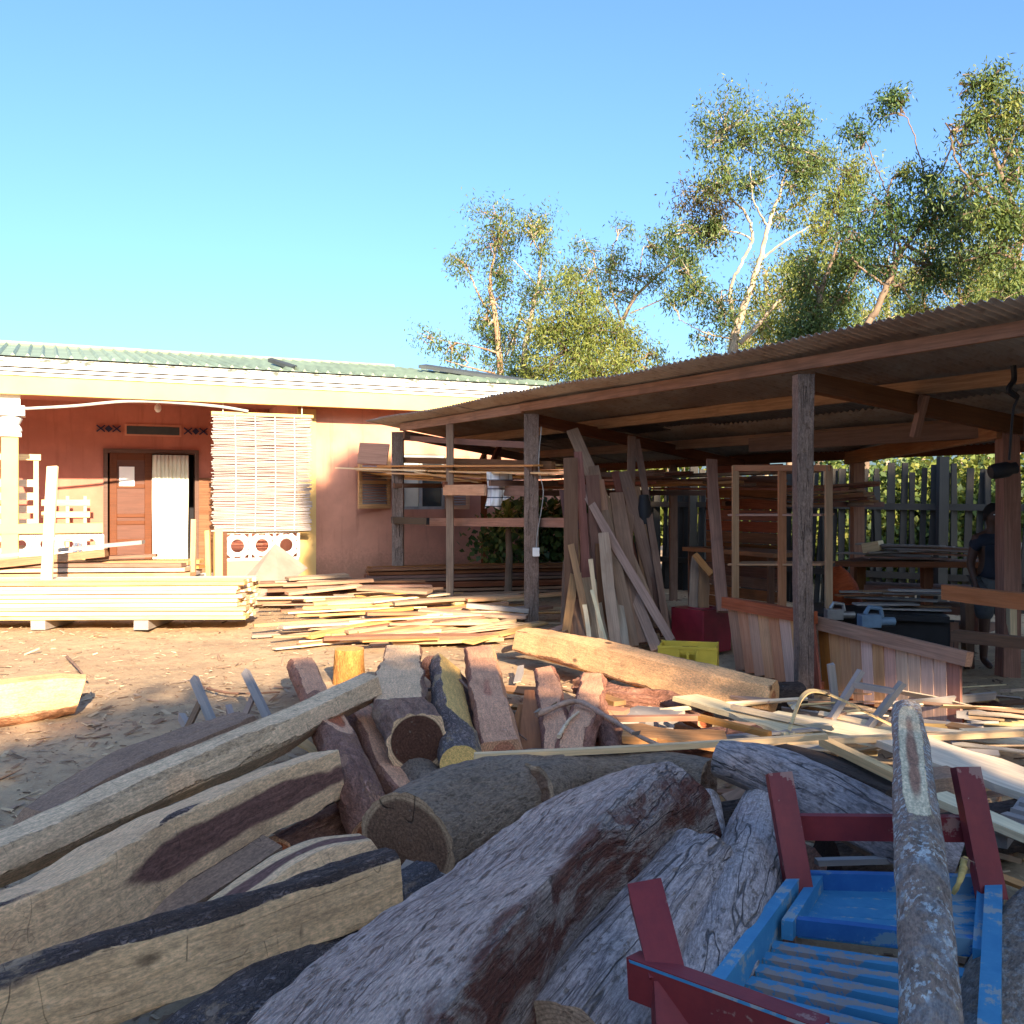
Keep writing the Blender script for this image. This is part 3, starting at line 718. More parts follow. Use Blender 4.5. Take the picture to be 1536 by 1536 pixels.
# ================================================================ open shed
S0=Vector((3.04,5.75,0)); su=Vector((-.49,.872,0)); sv=Vector((.872,.49,0))
su.normalize(); sv=Vector((-su.y*-1,su.x*-1,0)); sv=Vector((su.y,-su.x,0))
SM=mat4(su,sv,Vector((0,0,-1)),S0)   # only the axes are used
def S(u,v,z): return S0+su*u+sv*v+Vector((0,0,z))
def Su(px,v):       # u of the vertical line seen at px on the plane v
    k=(px-CX)/F; D=(v+S0.dot(sv))/(k*sv.x+sv.y); return (Vector((k*D,D,0))-S0).dot(su)
def SD_(px,v):
    k=(px-CX)/F; return (v+S0.dot(sv))/(k*sv.x+sv.y)
SLP=.155; RZ=2.74
def rz(v): return RZ-SLP*v
shed=empty('timber_shed',Matrix.Translation(S(4,2,0)),'open sided timber shed with grey posts under a rusty corrugated roof','shed')
def bm(name,p0,p1,w,h,mat,roll=0,seg=6,warp=.004):
    return board(name,p0,p1,w,h,mat,roll,parent=shed,warp=warp,n=seg)
def post(px,v,w,ztop,mat,zb=-.1,name='post',dx=0,rough=.06,w2=None):
    u=Su(px,v); b=S(u,v,zb); t=S(u+dx,v,ztop); N=24; L=(t-b).length; ph=random.random()*9
    m=MB(); w2=w2 or w; vs=[];fs=[]
    for i in range(N+1):
        q=i/N; c=b.lerp(t,q); 
        for (a,d) in ((-1,-1),(-.2,-1.04),(1,-1),(1,1),(-1,1)):
            kx=w/2*(a+rough*2*float(fbm(q*4,a*3+ph,d,1,3)));ky=w2/2*(d+rough*2*float(fbm(q*4,a*3+ph,d+9,2,3)))
            pnt=c+Vector((1,0,0))*kx+Vector((0,1,0))*ky; vs.append(pnt-(b+t)/2)
    # local: store X along post for the grain
    Mx=mat4(Vector((0,0,1)),Vector((0,1,0)),Vector((-1,0,0)),(b+t)/2); inv=Mx.to_3x3().inverted()
    vs=[inv@v for v in vs]
    for i in range(N):
        for k in range(5): q=i*5+k;q2=i*5+(k+1)%5; fs.append((q,q2,q2+5,q+5))
    fs.append((4,3,2,1,0)); fs.append(tuple(N*5+k for k in range(5))); m.add(vs,fs)
    me=m.mesh(name); smooth(me,35); return link(me,name,Mx,shed,mat)
post(1205,.27,.125,rz(.27)-.19,M['postgrey'],rough=.16)
post(797,.38,.17,rz(.38)-.15,M['postgrey'],rough=.05)
post(675,.3,.10,rz(.3)-.15,M['brown'])
post(597,.3,.17,rz(.3)-.15,M['postgrey'])
post(1512,2.4,.15,rz(2.4)-.16,M['beam'],rough=.09)
post(1286,3.9,.13,rz(4)-.1,M['brown'])
for px,mt in ((1010,'beamd'),(905,'beamd'),(747,'beam'),(726,'beamd'),(866,'beamd')): post(px,3.9 if px>870 else 2.4,.11,rz(3.9 if px>870 else 2.4)-.1,M[mt])
UL=10.9; UR=-3.2
# purlins along the shed
bm('purlin',S(UR,.27,rz(.27)-.08),S(6.5,.3,rz(.3)-.08),.05,.095,M['beam'],seg=10)
bm('purlin',S(6.5,.32,rz(.3)-.085),S(10.2,.3,rz(.3)-.085),.05,.11,M['beam'],seg=6)
bm('purlin',S(UR,1.35,rz(1.35)-.09),S(UL-.3,1.35,rz(1.35)-.09),.05,.115,M['beam'],seg=10)
bm('purlin',S(UR,2.65,rz(2.65)-.09),S(UL-.3,2.65,rz(2.65)-.09),.05,.115,M['beam'],seg=10)
bm('purlin',S(UR,3.95,rz(3.95)-.08),S(UL-.3,3.95,rz(3.95)-.08),.08,.13,M['beamd'],seg=10)
# tie beams across
uu=Su(1205,.27)
bm('tie_beam',S(uu,.35,rz(.3)-.24),S(Su(1512,2.4)-.1,2.5,rz(2.4)-.22),.10,.15,M['beamd'])
bm('tie_beam',S(Su(1512,2.4),2.3,rz(2.4)-.24),S(Su(1286,3.9)+.2,3.95,2.02),.08,.15,M['beam'])
bm('tie_beam',S(Su(1512,2.4)-.6,2.45,rz(2.4)-.22),S(4.9,2.45,rz(2.4)-.22),.08,.16,M['beamd'])
uj=Su(797,.38)
bm('tie_beam',S(uj,.4,rz(.3)-.22),S(uj+.2,3.9,rz(4)-.14),.08,.13,M['beamd'])
bm('tie_beam',S(10.1,.3,rz(.3)-.2),S(10.1,3.9,rz(4)-.14),.08,.12,M['beamd'])
bm('brace',U(1387,592,7.9),U(1372,655,8.0),.07,.05,M['beam'],seg=3)
# rails on the far bay
def prail(px0,py0,px1,py1,v0,v1,w,h,mat,name='rail'):
    p0=U(px0,py0,SD_(px0,v0)); p1=U(px1,py1,SD_(px1,v1)); return bm(name,p0,p1,w,h,mat)
prail(596,656,800,668,.4,.5,.06,.08,M['beamd'])
prail(600,690,830,698,.4,.5,.06,.09,M['beamd'])
prail(666,735,728,735,.22,.22,.03,.14,M['tan'],'shelf_rail')
prail(728,736,800,737,.46,.5,.03,.13,M['brown'],'shelf_rail')
prail(589,780,642,782,.22,.22,.05,.10,M['black'])
prail(640,783,862,784,.46,.5,.04,.11,M['brown'])
prail(800,783,905,785,2.4,2.4,.04,.12,M['beamd'])
for (a,b,c,d) in ((735,662,716,705),(752,664,732,705)): prail(a,b,c,d,1.8,1.8,.07,.05,M['beamd'],'strut')
# shelf bearers across, they carry the boards
for px in (600,675,745): 
    u=Su(px,.3); bm('bearer',S(u,.2,1.72),S(u,2.5,1.72),.06,.07,M['beamd'],seg=2)
for u in (7.2,8.6): bm('bearer',S(u,.9,1.60),S(u,3.9,1.60),.06,.07,M['beamd'],seg=2)
# board wall at the back of the middle bay
for i,z in enumerate(np.arange(.15,2.0,.145)):
    if z<1.95: 
        p0=S(Su(1060,3.3),3.3,z); p1=S(Su(1165,3.3)-.1,3.3,z); bm('wall_board',p0,p1,.02,.135,M['redbrown'],seg=2)
bm('wall_board',S(7.2,3.95,1.98),S(Su(1150,3.9),3.95,1.98),.03,.16,M['beamd'],seg=2)
# corrugated roof
def corr():
    m=MB(); lam=.076; n=8; g=random.Random(5)
    rows=((-.02,2.25,.0),(2.1,4.35,-.012))
    u0=UR
    while u0<UL:
        u1=min(u0+.84,UL); N=int((u1+.07-u0)/lam*n)
        for (v0,v1,dzr) in rows:
            dz_=g.uniform(-.006,.006)+dzr; vv=np.linspace(v0+g.uniform(-.03,.03),v1,4); b=len(m.v); tl=g.uniform(-.008,.008)
            for v in vv:
                for i in range(N+1):
                    u=u0+i*lam/n; z=rz(v)+.012*math.sin(2*math.pi*u/lam)+dz_+tl*(u-u0)/.84+.012*math.sin(u*1.3)
                    m.v.append(tuple(S(u,v,z)-S(4,2,0)))
            for j in range(3):
                for i in range(N): q=b+j*(N+1)+i; m.f.append((q,q+1,q+N+2,q+N+1)); m.mi.append(0)
        u0=u1
    me=m.mesh('corrugated_roof'); smooth(me,60)
    o=link(me,'corrugated_roof',Matrix.Translation(S(4,2,0)),shed,M['corr'])
    so_=o.modifiers.new('s','SOLIDIFY'); so_.thickness=.0015
corr()
# wire with socket on the post, hook and lamp
m=MB(); P=[U(812,640,11.3),U(808,700,11.32),U(815,740,11.3),U(806,800,11.32),U(804,826,11.3)]
m.tube([Vector(v[:3]) for v in catmull([(*p,1) for p in P],24)],.006,5); o=m.build('wire',M['pane'],None); tag(o,'thin grey wire running down the grey post in front of the boards','wire')
b=U(804,828,11.28); m=MB(); m.box(b.x-.04,b.x+.04,b.y-.03,b.y+.03,b.z-.05,b.z+.05); m.tube([b+Vector((0,-.032,.01)),b+Vector((0,-.04,.01))],.012,8); tag(m.build('wall_socket',M['white'],None,bevel=.006),'small white socket fixed low on the grey post','socket')
P=[U(1520,548,6.9),U(1521,570,6.9),U(1513,585,6.88),U(1526,597,6.9),U(1520,615,6.9),U(1516,660,6.92),U(1514,690,6.95)]
m=MB(); m.tube([Vector(v[:3]) for v in catmull([(*p,1) for p in P],30)],[.022]*12+[.010]*18,6); tag(m.build('hanging_hook',M['black'],None,sm=50),'black hook and strap hanging from the shed roof at right','hook')
m=MB(); c=U(1505,705,7.4); m.lathe([(.0,-.001),(.05,0),(.06,.03),(.06,.13),(.045,.16),(.045,.2),(.0,.201)],16); o=m.build('lamp',M['black'],None,M=Matrix.Translation(c)@Matrix.Rotation(R(80),4,'Y')@Matrix.Translation((0,0,-.1)),local=False,sm=40); tag(o,'black lamp housing strapped to the reddish right post','lamp')
# ================================================================ board stacks
V=Vector
def near_pale(): return random.choice([M['stackw'],M['palew'],M['stackw'],M['pale']])
for lay in range(9):
    for row in range(5):
        D=11.3+row*.17; xr=(365-CX)/F*11.3+random.uniform(-.07,.05); xl=-7.6+random.uniform(-.2,.2)
        z=.145+lay*.05; tl=-.012
        if row==0 and lay in (8,): z+=.0
        board('plank',V((xl,D+random.uniform(-.012,.012),z-.02)),V((xr,D+random.uniform(-.012,.012),z+random.uniform(-.003,.003))),.155,.04,near_pale(),label='bright fresh plank in the neat sunlit stack at left',cat='plank',group='planks of the neat sunlit stack',warp=.0015,ragged=.02)
for px,wd in ((214,.2),(60,.18),(-120,.18)):
    x=(px-CX)/F*11.3; board('bearer_block',V((x,11.25,.055)),V((x,12.1,.055)),.17,.11,M['greyw'],label='grey timber bearer carrying the neat plank stack'+{214:', right one',60:', middle one',-120:', left one'}[px],cat='timber block')
# second darker stack behind
for lay in range(6):
    for row in range(3):
        D=13.0+row*.26; xr=(285-CX)/F*13+random.uniform(-.1,.03); z=.30+lay*.068
        board('slab',V((-8.4,D,z-.03)),V((xr,D+.05,z+random.uniform(-.01,.01))),.24,random.uniform(.04,.06),random.choice([M['tan'],M['greyw'],M['brown'],M['tan']]),label='rough greyish slab in the stack behind the bright planks',cat='slab',group='slabs stacked behind the bright planks',warp=.004,ragged=.08)
for z in (.05,.16):
    for x in (-7.2,-5.1): board('bearer_block',V((x,12.8,z)),V((x,13.8,z)),.16,.105,M['brown'],label='brown bearer block under the rough slab stack',cat='timber block',group='bearers under the rough slab stack')
board('plank',U(-40,838,12.9),U(215,813,13.2),.2,.05,M['greyw'],label='long grey plank lying slanted on top of the rough slabs',cat='plank',ragged=.05)
board('plank',U(-40,850,12.85),U(160,829,13.1),.22,.10,M['brown'],label='thick brown slab under the slanted grey plank',cat='plank',ragged=.08)
board('plank',U(130,838,13.3),U(235,833,13.5),.2,.04,M['redbrown'],label='short reddish plank end beside the house door foot',cat='plank')
board('stake',U(70,872,11.6),U(79,700,11.9),.13,.035,M['palew'],up=V((0,-1,0)),label='tall pale stake standing upright behind the neat stack',cat='stake')
board('stake',U(289,868,13.3),U(291,779,13.4),.07,.05,M['tan'],up=V((0,-1,0)),label='light brown post standing by the curtain, left of two',cat='stake')
board('stake',U(313,868,13.3),U(311,796,13.4),.06,.05,M['tan'],up=V((0,-1,0)),label='short light brown post beside the gate pillar',cat='stake')
# slatted bench back on the veranda
bk=empty('slatted_bench',HM,'pale wooden slatted bench standing behind the white topped pillar','bench')
a=hs(-70,.9);b_=hs(58,.9); zt=hz(20,690,.9)
m=MB()
for sx in (a,b_-.07): m.box(sx,sx+.07,.86,.93,.16,zt)
m.box(a,b_+.03,.84,.95,zt,zt+.09); m.build('frame',M['palew'],bk)
m=MB()
for i in range(7):
    z=.5+i*.2
    if z<zt-.25: m.box(a+.07,b_-.07,.88,.90,z,z+.11)
m.build('back_slats',M['palew'],bk); m=MB(); m.box(a,b_,.93,1.4,.55,.60); m.build('seat',M['palew'],bk)
bk=empty('slatted_rack',HM,'low pale slatted rack against the sunlit veranda wall','rack')
a=hs(62,2.3); b_=hs(135,2.3); m=MB()
for i in range(5): z=.60+i*.2; m.box(a,b_,2.28,2.30,z,z+.10)
m.build('slats',M['palew'],bk); m=MB()
for q in (a+.05,(a+b_)/2,b_-.1): m.box(q,q+.05,2.301,2.34,.16,1.56)
m.build('upright',M['palew'],bk)
# leaning concrete / fibre sheet at the balustrade
def sheet():
    p=[U(357,905,13.2),U(352,880,13.6),U(413,815,14.2),U(462,852,14.3),U(420,885,13.7),U(398,893,13.5)]
    n=((p[2]-p[0]).cross(p[3]-p[0])).normalized()*.02
    m=MB(); k=len(p); m.add([*p,*[q+n for q in p]],[tuple(range(k)),tuple(range(k,2*k))[::-1]]+[(i,(i+1)%k,(i+1)%k+k,i+k) for i in range(k)])
    tag(m.build('plywood_sheet',mat_flat('brown_grey_sheet',(.26,.185,.15),.85,.12,4),None),'pointed brown grey sheet leaning at the veranda balustrade','sheet')
sheet()
# ================================================================ scattered heap before the shed
G1='planks scattered on the ground before the shed'
LB='rough sawn plank lying in the scattered sunlit heap before the shed'
def hp(px0,py0,z0,px1,py1,z1,w,t,mat,label=LB,group=G1,**k):
    return board('plank',G(px0,py0,z0),G(px1,py1,z1),w,t,M[mat],label=label,cat='plank',group=group,**k)
sp=[(460,955,.05,745,902,.20,.16),(448,968,.03,640,938,.12,.12),(470,940,.08,760,905,.22,.12),(620,952,.06,765,918,.14,.18),(480,925,.12,620,912,.22,.10),
    (470,905,.20,640,893,.26,.16),(455,912,.16,760,898,.25,.10),(540,882,.36,645,888,.33,.22),(430,868,.40,520,862,.42,.2),(425,877,.34,560,870,.38,.16),(430,890,.26,540,878,.32,.18),(560,925,.14,780,915,.2,.11),
    (650,958,.05,770,930,.12,.1),(520,948,.09,700,924,.15,.1),(500,960,.05,660,945,.1,.08),(590,905,.24,780,893,.28,.14),(700,900,.26,850,890,.3,.12),(630,915,.2,790,925,.15,.16)]
for q in sp: hp(*q[:6],q[6],.035,random.choice(['pale','tan','tan','tan','gbrown']),ragged=.06,warp=.01,up=V((0,-.05,1)))
hp(700,908,.26,793,916,.2,.10,.05,'greyw',label='grey squared plank crossing the scattered heap near the grey post',group=None)
for i in range(84):
    px=random.uniform(470,770); py=random.uniform(882,962); z=random.uniform(.02,.10)+max(0,(950-py)/950*2.9)*random.uniform(.4,1)
    z=min(z,.36); c=G(px,py,z); L=random.uniform(.5,2.1); a=R(random.gauss(27,13)); d=V((math.cos(a),math.sin(a),random.uniform(-.035,.035)))*L/2
    if c.y>14.6: continue
    board('plank',c-d,c+d,random.uniform(.05,.16),random.uniform(.015,.035),M[random.choice(['tan','tan','tan','gbrown','gbrown','brown','palew','pale'])],roll=random.gauss(0,.12),label=LB,cat='plank',group=G1,ragged=.1,warp=.012)
for i in range(34):
    px=random.uniform(425,560); z=random.uniform(.05,.36); D=random.uniform(13.4,14.6); c=V(((px-CX)/F*D,D,z)); L=random.uniform(.8,1.9); a=R(random.gauss(12,10)); d=V((math.cos(a),math.sin(a),random.uniform(-.02,.02)))*L/2
    board('plank',c-d,c+d,random.uniform(.1,.2),random.uniform(.02,.04),M[random.choice(['brown','tan','gbrown','brown','beamd','gbrown'])],label='dull brown plank in the low heap beside the house corner',cat='plank',group='brown planks by the house corner',ragged=.08)
# red brown planks stacked inside the shed far bay
for lay in range(8):
    for row in range(4):
        z=.10+lay*.052; D=14.3+row*.2; x0=(552-CX)/F*14.3+random.uniform(-.1,.15); x1=(865-CX)/F*14.3+random.uniform(-.1,.4)
        board('plank',V((x0,D,z)),V((x1,D+.8,z+.005)),.18,random.uniform(.025,.045),random.choice([M['redbrown'],M['redbrown'],M['beamd'],M['brown']]),label='red brown plank in the low stack under the shed far bay',cat='plank',group='red brown planks stacked in the shed',ragged=.04)
# planks on the high shelf
for i in range(26):
    z=1.77+random.uniform(0,.22); px0=random.uniform(528,560) if i%3 else random.uniform(560,640); v0=random.uniform(.15,1.1)
    D0=SD_(px0,v0); p0=V(((px0-CX)/F*D0,D0,z+.10)); px1=random.uniform(700,860); D1=SD_(px1,v0+random.uniform(.1,.7)); p1=V(((px1-CX)/F*D1,D1,z-.04+random.uniform(-.03,.03)))
    board('plank',p0,p1,random.uniform(.08,.16),.022,M[random.choice(['pale','tan','pale','cab'])],label='thin plank on the high shelf at the shed end',cat='plank',group='thin planks on the high shelf',ragged=.05,warp=.006)
board('plank',U(506,702,13.4),U(640,706,12.9),.12,.02,M['stackw'],label='brightest thin plank sticking out farthest left from the high shelf',cat='plank',taper=.3)
board('plank',U(538,680,13.5),U(582,682,13.4),.30,.03,M['cab'],up=V((0,-1,.2)),label='short wide board end standing at the left of the high shelf',cat='plank')
for i in range(22):
    z=1.66+random.uniform(0,.20); u0=random.uniform(7.4,9.5); v0=random.uniform(1.2,3.6); L=random.uniform(2.,3.6)
    board('plank',S(u0,v0,z),S(u0-L,v0+random.uniform(-.1,.1),z+random.uniform(-.04,.04)),random.uniform(.1,.2),.03,M[random.choice(['beamd','brown','redbrown','beamd'])],label='dark plank laid across the inner rack of the shed',cat='plank',group='dark planks on the inner rack',ragged=.05)
for i in range(9):
    z=1.5+.03*i; board('plank',S(6.3+random.uniform(-.2,.2),3.3+random.uniform(0,.4),z),S(4.1+random.uniform(-.2,.2),3.4,z-.03),.16,.025,M[random.choice(['beamd','brown'])],label='dark plank sagging on the rear rack left of the board wall',cat='plank',group='dark planks on the rear rack',bow=-.05,ragged=.05)
for u in (4.3,6.1): bm('rack_bearer',S(u,3.1,1.46),S(u,3.95,1.46),.07,.06,M['beamd'],seg=2)
# checked cloth
cl=MB(); n=24; vs=[];fs=[]
c0=U(730,708,12.3); c1=U(768,708,12.35)
for j in range(14):
    for i in range(n+1):
        u=i/n; q=j/13; p=c0.lerp(c1,u); z=-(q*.46)+ (.03*math.sin(u*7) if j else 0); y=.05*math.sin(u*9+q*2)*q+.02*math.sin(u*23)*q-.02
        if u>.6: z*=.75
        vs.append((p.x+.03*q*math.sin(q*4),p.y+y-.06,p.z+z))
for j in range(13):
    for i in range(n): q=j*(n+1)+i; fs.append((q,q+1,q+n+2,q+n+1))
mid=c0.lerp(c1,.5); cl.add([V(v)-mid for v in vs],fs); o=cl.build('checked_cloth',M['check'],None,M=Matrix.Translation(mid),sm=70); so_=o.modifiers.new('s','SOLIDIFY'); so_.thickness=.006
tag(o,'white cloth with dark checks hanging from the high plank shelf','cloth')
# ================================================================ leaning planks
GL='planks leaning in the shed'
def lean(px0,py0,px1,py1,D0,D1,w,mat,label,t=.03,roll=0):
    """top pixel, foot pixel"""
    board('leaning_plank',U(px1,py1,D1),U(px0,py0,D0),w*.72,t,M[mat],up=V((0,-1,0)),roll=roll,label=label,cat='plank',group=GL,ragged=.05,warp=.016)
lean(858,645,985,940,11.4,9.6,.20,'brown','tallest dark plank leaning left of centre, touching the purlin')
lean(948,655,935,960,11.3,9.6,.13,'brown','upright plank leaning with a slanting top end beside the tallest ones')
lean(955,660,1000,945,11.2,9.7,.10,'redbrown','thin reddish leaning plank on the right of the bundle')
lean(872,728,1008,962,10.6,9.3,.12,'brown','long pale brown batten slanting in front of the leaning bundle',.05)
lean(848,735,880,950,11.0,9.9,.18,'redbrown','dark red plank leaning at the left side of the bundle')
lean(868,795,848,955,10.6,9.5,.12,'brown','narrow plank leaning to the right at the foot of the bundle left')
lean(852,800,885,960,10.3,9.5,.10,'brown','light reddish batten leaning at the left of the bundle',.04)
lean(905,800,925,975,10.1,9.2,.16,'gbrown','wide grey plank standing in the middle of the leaning bundle',.03)
lean(886,840,905,972,10.0,9.1,.06,'palew','slender white batten standing at the left front of the bundle')
lean(877,908,885,968,9.5,9.15,.06,'palew','short white lath standing at the front of the bundle',.02)
lean(888,885,912,975,9.6,9.1,.05,'palew','second white lath leaning right beside the short one',.02)
lean(925,740,960,965,10.7,9.4,.22,'brown','broad brown plank in the middle of the leaning bundle')
lean(890,700,950,970,10.9,9.3,.16,'brown','dark brown plank behind the broad one in the bundle')
lean(915,810,985,975,10.4,9.25,.14,'brown','brown plank at the right foot of the leaning bundle')
lean(925,885,940,978,9.8,9.1,.10,'gbrown','short grey plank at the front centre of the bundle')
lean(880,860,905,975,10.3,9.3,.22,'gbrown','wide weathered plank low in the leaning bundle')
lean(862,880,868,962,10.2,9.5,.2,'brown','short wide plank at the left foot of the bundle')
lean(965,760,998,955,10.8,9.8,.16,'redbrown','reddish plank leaning far right in the bundle')
lean(1067,690,1085,918,10.4,9.4,.16,'brown','tall wide plank leaning against the board wall',.04)
lean(1045,835,1040,912,10.1,9.8,.14,'brown','short plank standing left beside the board wall')
lean(1056,850,1055,915,10.0,9.7,.15,'brown','short plank standing right beside the board wall')
lean(1042,832,1068,862,9.9,9.7,.09,'cab','short offcut slanting over the short standing planks')
for i,(px,py,px1,py1) in enumerate(((790,965,860,935),(755,975,850,948),(800,950,880,930))):
    hp(px,py,.06,px1,py1,.25,.2,.03,'brown',label=['wide brown plank end lying at the foot of the grey post','pale brown plank lying behind the big sunlit log','brown plank lying inside the shed behind the grey post'][i],group=None)
for i in range(22):
    q=random.random(); lean(850+95*q+random.uniform(-12,12),random.uniform(670,860),848+145*q+random.uniform(-14,14),random.uniform(940,968),random.uniform(10.5,11.2),random.uniform(9.6,10.2),random.uniform(.12,.22),random.choice(['brown','beamd','beamd','redbrown']),'dark plank at the back of the leaning bundle')
# rear rack black cloth
m=MB(); n=10
for q in range(1): 
    pts=[U(966,742,10.6),U(968,775,10.6),U(964,812,10.62)]; m.tube(pts,[.05,.09,.07],10)
tag(m.build('black_cloth',M['black'],None,sm=60),'black cloth hanging behind the leaning planks','cloth')
# workbench seen in the dark middle bay
wbk=empty('workbench',Matrix.Translation(S(5.6,2.9,0)),'dark workbench in the middle bay behind the leaning planks','workbench')
board('bench_top',S(6.2,2.8,.88),S(4.6,2.8,.88),.6,.05,M['brown'],parent=wbk)
for u in (6.1,4.7):
    for v in (2.56,3.04): board('leg',S(u,v,0),S(u,v,.85),.07,.07,M['beamd'],parent=wbk)
# ================================================================ cabinet frame
cb=empty('cabinet_frame',Matrix.Translation(U(1172,800,8.9)*1),'open light brown cabinet frame with two shelves standing in the shed','cabinet')
def cpt(px,py,dD=0): return U(px,py,8.95-(px-1172)/77*.28+dD)
def cbd(name,a,b,w,t,mt='cab',up=V((0,-1,0))): return board(name,a,b,w,t,M[mt],parent=cb,up=up,warp=.001)
for dd in (0,.42):
    cbd('stile',cpt(1103,912,dd),cpt(1103,699,dd),.06,.045); cbd('stile',cpt(1243,912,dd),cpt(1243,699,dd),.06,.045); cbd('stile',cpt(1173,912,dd),cpt(1173,704,dd),.07,.045)
    cbd('rail',cpt(1100,702,dd),cpt(1246,702,dd-.002),.055,.05)
for x in (1103,1243): cbd('rail',cpt(x,702,.03),cpt(x,702,.39),.05,.05)
for y in (772,845): 
    p=cpt(1104,y,.2);q=cpt(1242,y,.2); cbd('shelf',p,q,.42,.018,'cab',V((0,0,1)))
# ================================================================ tongue and groove panels
def panel(pa,pb,qa,qb,name_label,nsl,rail_ext=.05):
    """pa,pb top left/right ; qa,qb bottom left/right (world)"""
    root=empty('counter_panel',Matrix.Translation((qa+qb)/2),name_label,'panel')
    U_=(pb-pa); 
    nrm=((qb-qa).cross(pa-qa)).normalized()
    if nrm.y>0: nrm=-nrm
    for i in range(nsl):
        a=(i+.5)/nsl; top=pa.lerp(pb,a); bot=qa.lerp(qb,a); wd=(pb-pa).length/nsl
        board('slat',bot,top,wd*.975,.022,M['slat'] if 0<i<nsl-1 else M['panelrail'],parent=root,up=nrm,warp=.0005,n=2)
    e=(pb-pa).normalized()*rail_ext; board('top_rail',pa-e+V((0,0,.02))+nrm*.02,pb+e+V((0,0,.02))+nrm*.02,.10,.07,M['panelrail'],parent=root,up=nrm,warp=.0005)
    e2=(qb-qa)*.02
    board('bottom_rail',qa+e2+V((0,0,.04))-nrm*.035,qb-e2+V((0,0,.04))-nrm*.035,.09,.045,M['panelrail'],parent=root,up=nrm)
def gl(px,py,z): return G(px,py,z)
ba=G(1105,1003,.0); bb=G(1232,1040,.0); ta=U(1092,907,ba.y+.12); tb=U(1222,930,bb.y+.12)
panel(ta,tb,ba,bb,'pale slatted counter panel with reddish rail, left of the big grey post',8,.02)
ba=G(1236,1038,.0); bb=G(1442,1092,.0); ta=U(1228,938,ba.y+.12); tb=U(1442,990,bb.y+.12)
panel(ta,tb,ba,bb,'pale slatted counter panel with reddish rail, right of the big grey post',12,.08)
# saw table
st=empty('saw_table',Matrix.Translation(G(1330,1010,0)),'dark table with loose boards and tools behind the slatted panels','table')
tp=[U(1225,912,8.9),U(1420,918,8.6)]
board('table_top',tp[0]+V((0,.1,-.03)),tp[1]+V((0,.1,-.03)),.9,.05,M['black'],parent=st)
for a in (.05,.95):
    for dy in (-.25,.45): p=tp[0].lerp(tp[1],a)+V((0,dy,-.06)); board('leg',V((p.x,p.y,0)),p,.07,.07,M['beamd'],parent=st)
p0,p1=tp[0].lerp(tp[1],.05),tp[0].lerp(tp[1],.95)
board('apron',p0+V((0,-.27,-.2)),p1+V((0,-.27,-.2)),.03,.32,M['black'],parent=st)
for i in range(9):
    a=random.random(); b=a+random.uniform(.25,.6); p=tp[0].lerp(tp[1],a*.6)+V((0,random.uniform(-.2,.4),.02+.022*i)); q=tp[0].lerp(tp[1],min(1.05,b))+V((0,random.uniform(-.2,.4),.02+.022*i))
    board('loose_board',p,q,random.uniform(.08,.2),.015,M[['greyw','brown','greyw'][i%3]],label='weathered board lying on the dark table behind the slatted panels',cat='board',group='boards on the dark table',ragged=.06)
def tool(px,py,D,mt,lab,nm,s=1):
    c=U(px,py,D); m=MB(); m.box(-.09*s,.05*s,-.05*s,.05*s,-.04*s,.05*s); m.tube([(-.05*s,0,.05*s),(-.02*s,0,.10*s),(.06*s,0,.09*s),(.07*s,0,.03*s)],.018*s,8); m.tube([(.05*s,0,0),(.16*s,0,0)],.03*s,10)
    tag(m.build(nm,M[mt],None,M=Matrix.Translation(c),bevel=.01),lab,'tool')
M['toolblue']=mat_flat('blue_tool_casing',(.12,.19,.27),.4)
tool(1308,932,8.15,'toolblue','pale blue power tool on the dark table edge','power_tool',1.2)
tool(1254,922,8.3,'metal','grey metal tool on the left of the dark table','hand_tool',1.0)
c=U(1262,880,9.3); o=board('sack',c-V((.1,0,-.12)),c+V((.12,0,-.12)),.28,.16,M['panelrail'],label=None); bpy.data.objects.remove(o)
m=MB(); m.lathe([(.13,-.3),(.16,-.2),(.15,0),(.10,.12),(.04,.2)],14); tag(m.build('cloth_bag',M['panelrail'],None,M=Matrix.Translation(c)@Matrix.Rotation(R(-14),4,'Y'),sm=60),'reddish bag standing between cabinet frame and dark table','bag')
# rear bench with boards before the fence
rb=empty('rear_bench',Matrix.Translation(S(1.5,3.0,0)),'long dark bench piled with boards in front of the paling fence','workbench')
board('bench_top',U(1275,842,11.3),U(1500,846,10.2),.8,.06,M['beamd'],parent=rb)
for px,D in ((1290,11.1),(1390,10.6),(1470,10.2)):
    p=U(px,850,D); board('leg',V((p.x,p.y,0)),p,.1,.1,M['beamd'],parent=rb)
for z in (.25,.45,.65): board('shelf_board',U(1282,842,11.3)*1+V((0,.1,z-.95)),U(1490,846,10.3)+V((0,.1,z-.95)),.5,.09,M['beamd'],parent=rb)
for i in range(14):
    a=random.uniform(0,.4); b=a+random.uniform(.45,.6); P0=U(1270,836,11.2);P1=U(1500,836,10.2)
    p=P0.lerp(P1,a)+V((0,random.uniform(-.3,.3),.0+.012*i)); q=P0.lerp(P1,b)+V((0,random.uniform(-.3,.3),-.03+.012*i))
    board('loose_board',p,q,random.uniform(.1,.2),.018,M[['greyw','greyw','brown'][i%3]],label='dark grey board piled on the long bench before the fence',cat='board',group='boards on the long bench before the fence')
board('timber_block',U(1297,822,11.0),U(1322,818,10.9),.25,.11,M['pale'],label='short sunlit timber block on the long bench before the fence',cat='timber block')
board('beam',U(1420,888,7.6),U(1570,905,6.6),.10,.115,M['cab'],label='thick squared timber lying high across the right edge of the shed',cat='beam')
board('beam',U(1432,953,8.0),U(1570,968,7.3),.10,.09,M['brown'],label='lower squared timber crossing behind the slatted panel end',cat='beam')
